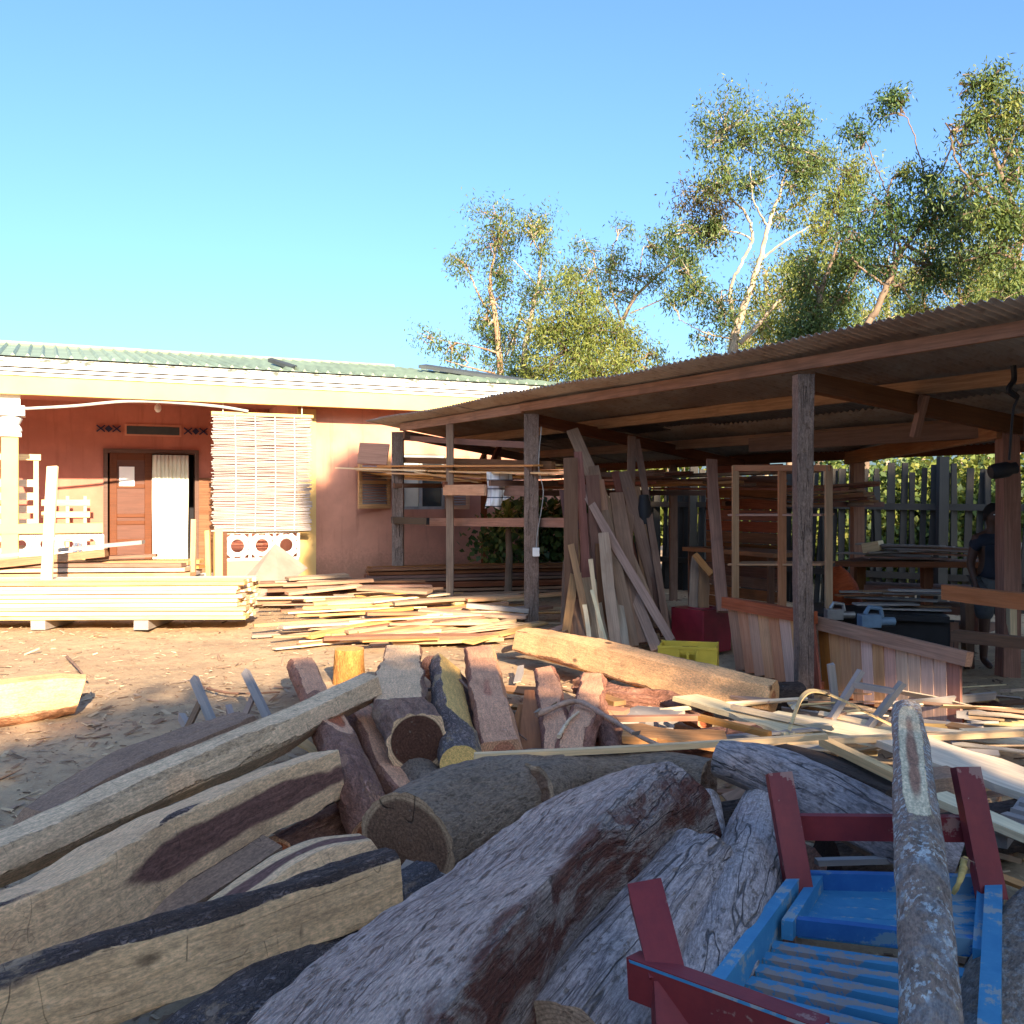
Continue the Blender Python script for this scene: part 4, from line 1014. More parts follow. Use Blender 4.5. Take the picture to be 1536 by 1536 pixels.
board('stake',G(1519,1010,0),U(1517,898,8.2),.06,.06,M['pale'],up=V((0,-1,0)),label='slim pale post under the thick squared timber at right',cat='stake')
board('stake',G(1452,1000,0),U(1450,890,8.3),.08,.08,M['beamd'],up=V((0,-1,0)),label='dark post under the left end of the thick squared timber',cat='stake')
# red container
def redbox():
    c=G(1052,975,0); c.z=0; root=empty('red_tub',Matrix.Translation(c)@Matrix.Rotation(R(38),4,'Z'),'dark red plastic tub with open top standing inside the shed','tub')
    m=MB(); s=.21; h=.43
    m.add([(-s,-s,0),(s,-s,0),(s,s,0),(-s,s,0),(-s*1.03,-s*1.03,h),(s*1.03,-s*1.03,h),(s*1.03,s*1.03,h),(-s*1.03,s*1.03,h)],[(3,2,1,0),(0,1,5,4),(1,2,6,5),(2,3,7,6),(3,0,4,7)])
    # top with round hole
    n=20; ro=[(.12*math.cos(2*math.pi*i/n),.12*math.sin(2*math.pi*i/n),h) for i in range(n)]; sq=[]
    for i in range(n):
        a=2*math.pi*i/n; k=s*1.03/max(abs(math.cos(a)),abs(math.sin(a))); sq.append((k*math.cos(a),k*math.sin(a),h))
    m.add(ro+sq,[(i,(i+1)%n,n+(i+1)%n,n+i) for i in range(n)]); m.add(ro+[(x*.9,y*.9,.1) for x,y,_ in ro],[(i,(i+1)%n,n+(i+1)%n,n+i) for i in range(n)]+[tuple(range(n,2*n))])
    m.build('body',M['red'],root,bevel=.012)
    m=MB(); m.torus((0,0,0),.125,.012,M=Matrix.Translation((0,0,h))@Matrix.Rotation(R(90),4,'X'),n=24); m.build('rim',M['red'],root,sm=50)
redbox()
# yellow-green crate
def crate():
    D=8.2; p=U(1033,985,D); ang=math.radians(-14); root=empty('bottle_crate',Matrix.Translation((p.x,p.y,-.02))@Matrix.Rotation(ang,4,'Z'),'yellow green plastic bottle crate with red mark behind the big sunlit log','crate')
    w,d,h=.24,.17,.32; t=.012; m=MB()
    hw=.065; z0,z1=.20,.275
    # long front and back with hand hole
    for y in (-d,d-t):
        m.box(-w,-hw,y,y+t,0,h); m.box(hw,w,y,y+t,0,h); m.box(-hw,hw,y,y+t,0,z0); m.box(-hw,hw,y,y+t,z1,h); m.box(-.008,.012,y,y+t,z0,z1)
    for x in (-w,w-t):
        m.box(x,x+t,-d+t,-.05,0,h-.001); m.box(x,x+t,.05,d-t,0,h-.001); m.box(x,x+t,-.05,.05,0,.2); m.box(x,x+t,-.05,.05,.27,h-.001)
    m.box(-w+t,w-t,-d+t,d-t,.0,.012); m.build('body',M['crate'],root,bevel=.003)
    m=MB()
    for x in (-w-.004,w-.012): 
        for y in (-d-.004,d-.012): MB().box(x,x+.016,y,y+.016,0,h+.003).build('corner_rib',M['crate'],root,bevel=.002)
    MB().box(-w-.006,w+.006,-d-.006,-d+.002,h-.02,h+.004).build('rim',M['crate'],root,bevel=.002); m.box(-.09,-hw,-d-.005,-d-.001,z0-.015,z1+.02); m.box(hw,.09,-d-.005,-d-.001,z0-.015,z1+.02); m.box(-hw,hw,-d-.005,-d-.001,z0-.015,z0); m.build('handle_frame',M['crate'],root,bevel=.002)
    m=MB()
    for i in (-.1,0,.1): m.box(i-.004,i+.004,-d+t,d-t,.012,.24)
    for i in (-.06,.06): m.box(-w+t,w-t,i-.004,i+.004,.012,.241)
    m.build('divider',M['crate'],root)
    m=MB(); n=20; vs=[(0,-d-.0035,.0)]
    vs=[]; 
    for i in range(n+1):
        a=math.pi*(.12+.76*i/n); vs.append((.165*math.cos(a)+.0,-d-.0035,.07+.12*math.sin(a))); vs.append((.125*math.cos(a)*1.0,-d-.0035,.07+.05*math.sin(a)))
    m.add(vs,[(2*i,2*i+1,2*i+3,2*i+2) for i in range(n)]); m.build('red_mark',M['crater'],root)
crate()
# ================================================================ fence
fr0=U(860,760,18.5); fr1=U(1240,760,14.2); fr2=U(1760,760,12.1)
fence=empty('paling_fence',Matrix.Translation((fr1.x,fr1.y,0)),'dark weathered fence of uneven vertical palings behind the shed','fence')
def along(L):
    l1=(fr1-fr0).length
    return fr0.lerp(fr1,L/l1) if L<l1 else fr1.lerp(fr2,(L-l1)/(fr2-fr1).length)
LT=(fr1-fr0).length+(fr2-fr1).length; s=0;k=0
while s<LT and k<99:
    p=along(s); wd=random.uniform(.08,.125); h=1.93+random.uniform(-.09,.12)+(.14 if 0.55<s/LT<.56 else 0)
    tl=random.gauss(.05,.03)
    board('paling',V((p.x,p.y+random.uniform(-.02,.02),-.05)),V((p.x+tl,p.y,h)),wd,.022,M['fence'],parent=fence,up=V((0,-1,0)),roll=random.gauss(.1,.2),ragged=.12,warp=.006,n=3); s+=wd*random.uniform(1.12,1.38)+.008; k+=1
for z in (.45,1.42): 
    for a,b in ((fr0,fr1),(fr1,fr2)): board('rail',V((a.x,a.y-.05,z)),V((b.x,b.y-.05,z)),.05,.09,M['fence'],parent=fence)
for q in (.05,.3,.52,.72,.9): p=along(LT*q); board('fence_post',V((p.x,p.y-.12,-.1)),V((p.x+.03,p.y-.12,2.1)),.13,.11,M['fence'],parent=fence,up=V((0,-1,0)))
# ================================================================ log materials
ML={}
ML['peeled']=mat_log('peeled_pale_log',(.58,.49,.34),(.50,.41,.27),(.60,.52,.37),style='smooth',bs=5,crack=.6,saw=.8,depth=.008,ring=.4)
ML['pine']=mat_log('pine_bark_log',(.13,.115,.115),(.24,.21,.21),(.60,.49,.31),(.16,.09,.06),hr=.25,style='fissure',bs=12,depth=.016,saw=1.0,crack=.6)
ML['heartpine']=mat_log('sawn_log_dark_heart',(.17,.15,.15),(.29,.25,.25),(.60,.48,.31),(.14,.085,.075),hr=.60,style='fissure',bs=12,depth=.012,hn=.22,saw=.8)
ML['bluebark']=mat_log('blue_grey_bark_log',(.15,.16,.19),(.28,.29,.33),(.45,.38,.25),(.2,.1,.07),hr=.4,style='fissure',bs=12,depth=.02)
ML['pink']=mat_log('pinkish_brown_log',(0.312,0.163,0.124),(0.416,0.26,0.208),(0.546,0.351,0.234),(0.39,0.195,0.13),hr=.5,style='papery',bs=5,depth=.016,saw=.6)
ML['pinkb']=mat_log('peeling_brown_log',(0.221,0.124,0.0975),(0.351,0.227,0.189),(0.598,0.39,0.26),(0.364,0.13,0.065),hr=.8,style='papery',bs=5,depth=.02)
ML['saddle']=mat_log('pale_sawn_log',(0.221,0.143,0.117),(0.351,0.26,0.208),(0.598,0.494,0.338),(0.0715,0.039,0.0286),hr=.3,hre=.84,style='papery',bs=5,depth=.014,hn=.05,saw=1.2)
ML['greybark']=mat_log('speckled_grey_bark_log',(.26,.235,.20),(.36,.33,.28),(.36,.30,.22),(.14,.10,.075),hr=.88,style='rough',bs=6,depth=.02,ring=.9,hn=.08,crack=1)
ML['weath']=mat_log('weathered_blue_grey_log',(0.325,0.345,0.39),(0.234,0.247,0.286),(0.364,0.351,0.351),style='grey',bs=5,depth=.014,weather=.3,crack=1)
ML['weathl']=mat_log('weathered_light_grey_log',(0.416,0.429,0.455),(0.325,0.338,0.377),(0.468,0.429,0.364),(0.208,0.13,0.091),hr=.5,style='grey',bs=4,depth=.012,crack=1)
ML['hero']=mat_log('cracked_grey_brown_trunk',(.56,.54,.53),(.40,.39,.41),(.33,.28,.25),(.12,.05,.035),hr=.4,style='grey',bs=3.4,depth=.026,stain=(.12,.045,.032),crack=1,bump=1.2)
ML['gold']=mat_log('golden_squared_log',(0.338,0.208,0.13),(0.416,0.273,0.169),(0.65,0.448,0.247),(0.39,0.195,0.0975),hr=.35,style='papery',bs=4,depth=.008,saw=.35,crack=.3)
ML['brownw']=mat_log('brown_hewn_log',(.20,.16,.12),(.27,.21,.16),(.26,.20,.15),style='grey',bs=5,depth=.014,saw=1.2,weather=.3,wcol=(.20,.18,.16))
ML['lich']=mat_log('lichen_spotted_trunk',(.24,.22,.20),(.35,.32,.29),(.70,.62,.45),(.27,.17,.12),hr=.82,style='rough',bs=6,depth=.008,lichen=.9,hn=.05,saw=.8)
ML['lich2']=mat_log('grey_barked_trunk',(0.208,0.202,0.195),(0.325,0.299,0.26),(0.52,0.442,0.312),style='rough',bs=6,depth=.012,lichen=.3)
ML['yellow']=mat_log('yellow_end_log',(0.247,0.221,0.221),(0.351,0.338,0.351),(0.65,0.494,0.195),style='fissure',bs=8,depth=.014,ring=.6)
ML['orange']=mat_log('orange_end_log',(0.221,0.182,0.143),(0.299,0.26,0.195),(0.65,0.325,0.117),style='rough',bs=6,depth=.012,ring=.8)
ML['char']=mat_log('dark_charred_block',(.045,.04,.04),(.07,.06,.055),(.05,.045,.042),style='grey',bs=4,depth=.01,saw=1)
ML['stump']=mat_log('yellow_brown_stump',(0.39,0.221,0.065),(0.468,0.273,0.091),(0.624,0.338,0.13),style='papery',bs=4,depth=.01)
L=ML
ML['post']=mat_log('cracked_grey_post_wood',(.21,.19,.18),(.15,.145,.145),(.3,.25,.2),style='grey',bs=7,depth=.012,crack=1)
for o_ in list(bpy.data.objects):
    if o_.type=='MESH' and o_.data.materials and o_.data.materials[0]==M['postgrey']: o_.data.materials[0]=ML['post']
# --- foreground left
log('peeled_log','long pale debarked log lying from lower left, raised end pointing up right',[(-90,1325,.27,84),(60,1262,.29,78),(230,1182,.33,72),(395,1110,.38,66),(470,1072,.41,54),(553,1030,.44,50)],L['peeled'],flats=[(10,[(0,.88),(.6,.86),(1,.76)],.05),(75,[(0,.92),(.8,.85),(1,.75)],.05),(-40,.9,.05),(130,.88,.05)],amp=.035,lump=.07,N=110,chop=.05)
log('hewn_log','brown hewn log lying behind the long pale debarked log',[(45,1238,.10,60),(180,1164,.14,84),(290,1118,.16,78),(372,1084,.18,52)],L['brownw'],flats=[(5,.55,.12),(80,.7,.12)],amp=.09,N=80,tilt=(.8,-.5),chop=.10)
log('half_sawn_log','sawn log with dark heart streak and bark edges, below the pale debarked log',[(-110,1455,.27,178),(60,1382,.29,160),(230,1290,.31,138),(370,1215,.33,110),(494,1158,.35,92)],L['heartpine'],flats=[(80,.56,.16),(-12,.84,.18),(185,.7,.05)],amp=.09,lump=.12,N=130,chop=.04,M=64)
log('bark_slab_log','sawn log with thick dark bark strip on top, nearest at lower left',[(-130,1585,.26,160),(60,1508,.30,150),(240,1446,.33,132),(420,1380,.36,118),(586,1322,.38,104)],L['pine'],flats=[(88,.58,.14),(-48,.80,.18),(190,.6,.05)],amp=.09,lump=.11,chop=.04,N=110,M=64)
log('squared_offcut','short squared grey brown beam with cut end between two sawn logs',[(215,1400,.14,70),(320,1335,.17,62),(404,1278,.20,56)],L['brownw'],flats=[(20,.72,.03),(110,.72,.03),(200,.7,.03),(290,.72,.03)],amp=.03,N=50)
log('split_slab','split dark barked slab with pale pointed slivers, middle of the left pile',[(290,1398,.24,60),(400,1330,.27,84),(480,1290,.29,88),(556,1268,.30,58)],L['heartpine'],flats=[(-5,.5,.12),(60,.8,.1)],amp=.06,N=60,tilt=(0,-.5))
log('pine_log','blue grey pine bark log at the bottom under the big trunk',[(250,1620,.16,150),(400,1510,.17,140),(530,1420,.18,124),(640,1345,.18,100)],L['bluebark'],amp=.05,N=80)
board('plank',G(455,1560,.1),G(640,1330,.16),.26,.05,M['tan'],label='flat brown plank beside the blue grey pine bark log',cat='plank')
# --- hero
log('cracked_trunk','huge weathered trunk with long cracks and brown stains in the centre foreground',[(455,1800,.28,620),(628,1575,.34,490),(765,1425,.38,375),(868,1322,.40,298),(955,1256,.42,238),(1018,1214,.43,170)],L['hero'],flats=[(-20,[(0,.54),(.5,.60),(.75,.70),(1,.9)],.06),(88,[(0,.56),(.5,.60),(.75,.70),(1,.85)],.10),(165,.7,.1),(-85,.85,.08)],amp=.05,lump=.07,chop=.05,N=190,M=120,nocut=True,tilt=(0,-.5),tilty=(0,-.25),side='R',fine=.016,cat='tree trunk')
# --- right of the hero
log('oval_end_log','grey brown log with oval end leaning against the big cracked trunk',[(1058,1296,.42,112),(1000,1370,.40,128),(930,1460,.36,150),(850,1590,.30,180)],L['weathl'],amp=.06,lump=.1,N=80,side='R',tilt=(.4,0))
log('hollow_log','thin split log with hollow end between the big trunk and the oval end log',[(985,1262,.44,60),(950,1330,.42,70),(915,1400,.36,70)],L['weathl'],flats=[(-30,.6,.15)],amp=.14,N=50,side='R')
log('checked_log','smooth grey log with short black checks standing beside the red bench leg',[(1146,1200,.34,60),(1128,1290,.36,104),(1095,1400,.36,122),(1045,1530,.30,130)],L['weathl'],amp=.03,lump=.08,N=80,side='R')
log('blue_grey_log','blue grey weathered log crossing behind the red bench legs',[(1076,1138,.50,58),(1150,1160,.47,82),(1240,1205,.42,92),(1350,1262,.34,100),(1430,1300,.28,96)],L['weath'],amp=.05,lump=.08,N=90,flats=[(150,.8,.05)])
log('small_grey_log','small pale grey branch piece behind the big trunk end',[(1062,1200,.35,34),(1080,1300,.28,38)],L['weathl'],N=40,M=32)
# --- cross logs
log('thick_grey_log','thick grey barked log with dark round cut end facing lower left',[(610,1266,.25,154),(690,1226,.27,148),(790,1188,.30,124),(850,1178,.32,104)],L['greybark'],amp=.03,lump=.06,N=80,M=72,tilty=(.25,0),tilt=(-.1,0))
log('broken_end_log','brown log with broken end lying right behind the thick grey log',[(800,1192,.33,88),(880,1166,.34,84),(980,1164,.35,80),(1064,1174,.36,72)],L['greybark'],amp=.05,lump=.1,N=70,rough_end=.12)
log('peeling_log','narrow reddish log with peeling bark standing towards the thick grey log',[(478,1060,.32,52),(508,1120,.31,62),(538,1190,.25,70),(562,1250,.15,74)],L['pinkb'],flats=[(15,[(0,.8),(.4,.7),(.7,1.2)],.15)],amp=.07,N=80,side='R')
log('pink_log','pinkish log stub beside the yellow stump at the far end of the pile',[(456,1000,.20,46),(470,1035,.22,50),(492,1085,.22,48)],L['pink'],flats=[(0,.6,.08),(70,.7,.1)],amp=.05,N=40,side='R')
log('curved_log','light brown curved log passing under the raised end of the pale log',[(530,1060,.22,40),(560,1105,.22,46),(590,1165,.20,48),(650,1240,.14,50)],L['pink'],flats=[(10,.6,.12)],amp=.06,N=50,side='R')
log('saddle_log','wide sawn log with wavy bark sides and dark heart end, middle of the row',[(604,978,.30,54),(600,1020,.34,70),(604,1068,.36,78),(626,1112,.36,94)],L['saddle'],flats=[(0,[(0,.42),(.75,.35),(.85,.9),(1,1.3)],.10)],amp=.10,lump=.10,N=90,M=72,side='R')
log('under_log','grey log lying under the wide sawn log',[(585,1090,.14,60),(610,1150,.16,70),(655,1210,.15,74)],L['greybark'],N=40,side='R')
log('yellow_end_log','narrow blue barked log with yellow sawn end in the row',[(668,1000,.28,44),(676,1060,.30,58),(692,1150,.30,64)],L['yellow'],flats=[(40,[(0,.5),(.7,.5),(.85,1.1)],.08)],amp=.05,N=70,side='R')
log('pale_top_log','pinkish log with pale chopped top face, right of the yellow ended log',[(722,982,.30,48),(730,1030,.31,56),(742,1080,.30,64),(756,1130,.26,72)],L['pink'],flats=[(-5,.55,.14),(65,.85,.1)],amp=.07,N=70,side='R')
log('wavy_log','slim pinkish log with frayed bark, sixth in the row',[(818,1012,.24,34),(826,1050,.25,42),(834,1100,.24,46),(838,1140,.2,46)],L['pink'],flats=[(-10,.6,.18)],amp=.10,N=60,side='R')
log('forked_log','knobbly pinkish log beside the thin curved branch',[(890,1020,.27,36),(884,1060,.27,46),(868,1100,.25,54),(858,1140,.2,56)],L['pink'],flats=[(0,.7,.2)],amp=.13,N=60,side='R')
log('orange_stick','short orange brown log end right of the knobbly log',[(900,1070,.2,24),(908,1100,.2,30),(922,1135,.18,32)],L['pinkb'],N=40,M=32,side='R')
log('grey_slice','dark bark log under the far end of the row',[(650,1000,.14,36),(690,1040,.14,40),(700,1110,.14,46)],L['pinkb'],N=40,M=32,side='R')
log('stump','short yellow brown stump standing at the far end of the pile',[(-1.37,8.15,-.02,.14),(-1.37,8.15,.12,.135),(-1.37,8.15,.27,.13)],L['stump'],world=True,N=30,amp=.03,cat='stump')
board('sliver',G(800,1128,.16),G(794,1038,.26),.16,.03,M['cab'],taper=.6,up=V((0,-.5,1)),label='pointed orange brown slab standing among the row logs',cat='slab')
board('sliver',G(776,1120,.14),G(784,1060,.22),.13,.03,M['cab'],taper=.6,label='second pointed orange slab left of the first',cat='slab')
# --- far golden log
log('golden_log','long golden squared log lying in patchy sunlight before the shed',[(785,962,.22,46),(860,978,.23,56),(970,1006,.23,64),(1080,1032,.22,64),(1160,1046,.20,56)],L['gold'],flats=[(75,.72,.06),(10,.78,.05),(160,.8,.05)],amp=.03,lump=.06,N=110)
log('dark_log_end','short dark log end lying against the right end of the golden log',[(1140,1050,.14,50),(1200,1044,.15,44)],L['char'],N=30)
log('sunlit_block','pale sunlit squared log lying alone on the left ground',[(-120,1066,.14,76),(0,1050,.15,82),(70,1040,.16,78),(122,1036,.16,66)],L['gold'],flats=[(75,.7,.05),(0,.65,.06)],amp=.05,lump=.06,N=60,tilt=(0,.3))
log('bark_branch','thin dark bark branch lying in front of the golden log',[(870,1030,.12,30),(930,1045,.14,34),(1000,1055,.12,36),(1060,1080,.10,30)],L['pinkb'],amp=.2,N=50)
log('root_branch','bark covered root lying on the sand at the right edge',[(1452,1045,.04,14),(1490,1062,.06,22),(1560,1090,.06,24)],L['pinkb'],N=40,amp=.1,cat='branch')
# --- long lichen trunk and right edge
log('lichen_trunk','long slim trunk with carved pale strip and white lichen spots lying on the blue bench',[(1359,1062,.70,42),(1366,1130,.70,52),(1378,1250,.68,66),(1390,1400,.63,80),(1402,1600,.56,94)],L['lich'],flats=[(0,[(0,1.3),(.08,1.0),(.10,.95),(.15,.84),(.50,.80),(.62,.84),(.66,1.2)],.07)],amp=.05,lump=.07,N=150,M=64,side='R',tilt=(2.2,0),cat='tree trunk')
log('grey_corner_log','grey barked log in the lower right corner beside the blue bench',[(1640,1330,.30,120),(1560,1420,.30,140),(1510,1520,.28,150),(1480,1640,.24,160)],L['lich2'],N=60,side='R')
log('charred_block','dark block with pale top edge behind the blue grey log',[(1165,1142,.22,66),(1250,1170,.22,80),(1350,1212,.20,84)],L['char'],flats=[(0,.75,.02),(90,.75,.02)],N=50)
log('brown_block','brown cut block behind the right red bench leg',[(1372,1190,.22,80),(1440,1182,.22,78)],L['brownw'],flats=[(0,.7,.05),(85,.75,.05)],N=30)
# filler logs deep in the pile
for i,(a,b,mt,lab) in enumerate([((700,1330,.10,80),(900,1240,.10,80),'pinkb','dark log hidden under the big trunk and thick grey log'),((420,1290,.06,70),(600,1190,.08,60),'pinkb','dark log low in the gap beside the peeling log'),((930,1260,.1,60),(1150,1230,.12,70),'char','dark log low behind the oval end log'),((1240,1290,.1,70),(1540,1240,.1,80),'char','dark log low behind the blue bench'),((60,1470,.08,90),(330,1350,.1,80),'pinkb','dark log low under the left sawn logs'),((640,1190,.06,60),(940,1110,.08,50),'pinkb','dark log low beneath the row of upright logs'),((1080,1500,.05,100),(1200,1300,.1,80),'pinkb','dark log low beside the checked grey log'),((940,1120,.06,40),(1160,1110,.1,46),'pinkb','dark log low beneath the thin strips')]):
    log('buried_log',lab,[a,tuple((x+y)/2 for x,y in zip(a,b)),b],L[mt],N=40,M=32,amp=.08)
# ================================================================ strips, slabs, branches
def st(a,b,w,t,mt,label,cat='strip',**k): return board('wood_strip',G(*a),G(*b),w,t,M[mt],label=label,cat=cat,**k)
st((712,1134,.46),(1240,1104,.50),.034,.024,'palew','long thin pale strip lying across the logs in the middle',n=10)
st((905,1078,.26),(1050,1076,.27),.05,.03,'cab','reddish strip behind the long pale strip, left length')
st((1048,1076,.27),(1155,1102,.24),.05,.03,'cab','reddish strip bending down right behind the long pale strip')
st((1098,1060,.24),(1250,1092,.22),.035,.03,'pale','yellow squared strip lying right of the golden log end')
st((1030,1046,.20),(1200,1100,.18),.20,.03,'palew','pale slab with ragged edge below the golden log','slab',ragged=.12)
st((1150,1075,.17),(1345,1112,.16),.30,.03,'palew','wide pale slab lying towards the lichen trunk','slab',ragged=.08)
st((1150,1112,.30),(1560,1098,.26),.05,.03,'pale','long pale strip passing behind the lichen trunk')
st((1340,1090,.16),(1600,1120,.14),.10,.03,'palew','pale strip at the right edge before the sand')
st((1330,1105,.26),(1620,1205,.24),.34,.035,'palew','widest pale slab lying at the right behind the red leg','slab',ragged=.06,n=8)
st((1235,1112,.36),(1345,1165,.34),.05,.04,'pale','pale squared edge strip on the dark block')
st((1405,1195,.34),(1560,1262,.30),.12,.03,'palew','pointed pale slab right of the right red leg','slab',taper=.4)
st((1225,1293,.30),(1345,1290,.30),.03,.02,'greyw','thin grey strip behind the blue tray')
st((860,1060,.22),(940,1068,.22),.12,.03,'cab','short orange offcut lying left end of the reddish strip','offcut')
st((880,1040,.2),(930,1055,.2),.10,.03,'cab','small orange offcut above the short one','offcut')
st((935,1100,.24),(1090,1112,.22),.30,.04,'tan','grey brown split slab in front of the reddish strip','slab',ragged=.15)
st((940,1070,.14),(1010,1080,.14),.35,.05,'greyw','blue grey block under the reddish strip','slab',ragged=.1)
st((1140,1035,.12),(1200,1030,.12),.2,.03,'brown','red brown plank at the foot of the slatted panel','slab')
def stick(pts,r,mat,label,cat='branch',n=7):
    P=[(*G(*p[:3]),1) for p in pts]; c=catmull(P,26); c=[V(q[:3]) for q in c]; mid=sum(c,V((0,0,0)))/len(c)
    m=MB(); rs=[r*(1-.45*i/25)*(1+.15*math.sin(i*1.7)) for i in range(26)]; m.tube([q-mid for q in c],rs,n)
    return tag(m.build('branch',M[mat],None,M=Matrix.Translation(mid),sm=60),label,cat)
stick([(805,1072,.32),(862,1052,.36),(905,1072,.36),(960,1105,.34),(1000,1122,.3)],.018,'tan','thin curved branch lying over the row of pinkish logs')
stick([(838,1105,.3),(852,1082,.33),(868,1068,.34)],.012,'pale','short pale twig forking from the curved branch')
stick([(1448,1290,.5),(1440,1320,.5),(1430,1340,.46)],.012,'pale','peeled bark curl hanging at the right of the lichen trunk')
stick([(690,1020,.3),(740,1070,.28),(790,1110,.2)],.010,'brown','thin dark stick between the row logs')
stick([(60,1355,.38),(150,1300,.38)],.009,'palew','pale splinter on the bark of the left sawn log')
stick([(100,985,.02),(118,1003,.05),(130,1020,.02)],.014,'brown','crooked twig on the sunny ground at left')
stick([(300,1030,.02),(350,1040,.04),(420,1038,.02)],.012,'brown','thin stick on the ground behind the small upturned stool')
# bent strap
def strap():
    P=[G(1176,1114,.36),G(1190,1072,.42),G(1202,1046,.50),G(1222,1038,.52),G(1262,1052,.46),G(1300,1072,.38),G(1345,1094,.3)]
    c=[V(q[:3]) for q in catmull([(*p,1) for p in P],40)]; mid=sum(c,V((0,0,0)))/len(c); m=MB()
    vs=[];fs=[]
    for q in c:
        for dy,dz in ((-.024,0),(.024,.004),(.024,.012),(-.024,.008)): vs.append(q-mid+V((0.008,dy,dz)) if True else q)
    for i in range(39):
        for k in range(4): a=i*4+k;b=i*4+(k+1)%4; fs.append((a,b,b+4,a+4))
    fs+= [(0,1,2,3),(159,158,157,156)]; m.add(vs,fs); tag(m.build('bent_strip',M['pale'],None,M=Matrix.Translation(mid),sm=50),'bent yellowish wood strip arching up beside the grey frame','strip')
strap()
# small grey frame (upturned stool) before the slatted panel
sf=empty('stool_frame',Matrix.Translation(G(1295,1088,0)),'small weathered grey stool frame lying before the slatted panel','stool')
def sb(name,a,b,w=.045,t=.035,mt='greyw',par=None): return board(name,a,b,w,t,M[mt],parent=par or sf,warp=.001,n=3)
A=G(1246,1080,.14);B_=U(1292,1006,A.y+.05);C_=G(1302,1092,.12);D_=U(1354,1024,C_.y+.05)
sb('leg',A,B_);sb('leg',C_,D_);sb('rail',A+V((0,-.03,-.02)),C_+V((0,-.03,-.01)),.05,.05); sb('rail',A.lerp(B_,.72),C_.lerp(D_,.80)); sb('rail',A+V((.05,.1,0)),C_+V((.05,.1,0)),.045,.03); sb('leg',A+V((.15,.35,.0)),A+V((.1,.3,.3)))
# upturned stool behind the hewn log
sg=empty('upturned_stool',Matrix.Translation(G(325,1110,0)),'small grey stool lying upside down behind the hewn log','stool')
def lg(a,b): board('leg',G(*a),U(*b),.05,.04,M['greyw'],parent=sg,up=V((0,-1,0)),warp=.001,n=3)
lg((322,1092,.1),(291,1018,6.55)); lg((402,1078,.1),(368,1008,6.75)); lg((288,1100,.1),(272,1075,6.3)); lg((350,1085,.12),(343,1062,6.6))
board('brace',G(280,1095,.12),U(302,1050,6.4),.035,.03,M['brown'],parent=sg,n=3); board('brace',G(360,1090,.12),U(380,1045,6.6),.035,.03,M['brown'],parent=sg,n=3)
board('seat',G(285,1112,.06),G(400,1090,.06),.26,.035,M['brown'],parent=sg)
# ================================================================ blue and red upturned bench
bn=empty('upturned_bench',Matrix.Translation(G(1330,1420,.2)),'worn blue slatted bench with red legs lying upside down in the right foreground','bench')
def bb(name,a,b,w,t,mt,up=V((0,0,1)),**k): return board(name,a,b,w,t,M[mt],parent=bn,up=up,warp=.001,n=3,**k)
BL=U(1206,1322,2.98);BR=U(1492,1328,2.92);FL=U(1085,1490,2.25);FR=U(1484,1600,1.98); FL2=BL+(FL-BL)*1.28
def bp(u,v,h=0): # u across 0..1, v along 0 back..1 front
    n=((BR-BL).cross(FL-BL)).normalized(); n=n if n.z>0 else -n
    return BL.lerp(BR,u).lerp(FL.lerp(FR,u),v)+n*h
bnn=((BR-BL).cross(FL-BL)).normalized(); bnn=bnn if bnn.z>0 else -bnn
bb('side_rail',bp(0,0),bp(0,1.3),.035,.10,'pblue',bnn); bb('side_rail',bp(1,0),bp(1,1.2),.045,.10,'pblue',bnn)
bb('cross_rail',bp(.0,.02,.0),bp(1,.02,.0),.03,.07,'pdblue',bnn)
# tray
bb('tray_rail',bp(.10,.0,.0),bp(.93,.0,.0),.025,.045,'pdblue',bnn); bb('tray_rail',bp(.10,.44,.0),bp(.93,.44,.0),.03,.045,'pdblue',bnn)
bb('tray_rail',bp(.085,-.02,.004),bp(.085,.50,.004),.03,.05,'pblue',bnn); bb('tray_rail',bp(.945,-.02,.004),bp(.945,.52,.004),.03,.05,'pblue',bnn)
for i in range(5): 
    v=.045+i*.088; bb('tray_board',bp(.10,v,-.022),bp(.93,v,-.022),.094,.014,'pblue' ,bnn)
for i in range(9):
    v=.55+i*.093; bb('slat',bp(.03,v,-.03),bp(.97,v,-.03),.052,.018,'pslat' if i%1==0 else 'pblue',bnn); bb('slat_backing',bp(.03,v+.045,-.055),bp(.97,v+.045,-.055),.05,.02,'pdblue',bnn)
# red legs and stretchers
bb('leg',U(1200,1345,2.86),U(1168,1160,3.02),.075,.045,'pred',V((0,-1,0)))
bb('leg',U(1488,1350,2.80),U(1448,1152,2.96),.075,.045,'pred',V((0,-1,0)))
bb('stretcher',U(1196,1240,3.0),U(1478,1243,2.93),.03,.075,'pred')
bb('leg',U(1004,1475,1.98),U(968,1336,2.14),.075,.075,'pred',V((0,-1,0)))
bb('stretcher',U(952,1462,2.02),U(1240,1570,1.72),.045,.085,'pred')
bb('stretcher_cap',U(952,1440,2.01)+V((0,0,.002)),U(1240,1545,1.71)+V((0,0,.002)),.030,.006,'pblue')
bb('leg',U(1010,1560,1.9),U(1006,1478,1.97),.075,.05,'pred',V((0,-1,0)))
# blue grey pallet at right edge
pl=empty('slat_pallet',Matrix.Translation(G(1560,1240,.2)),'blue grey slatted pallet end at the right edge of the pile','pallet')
for i in range(5): board('slat',G(1478+i*14,1240-i*9,.28),G(1600+i*14,1275-i*9,.28),.05,.018,M['weathblue'] if 'weathblue' in M else M['greyw'],parent=pl,n=3)
for px in (1500,1590): board('bearer',G(px,1262,.24),G(px+40,1205,.24),.05,.05,M['greyw'],parent=pl,n=3)
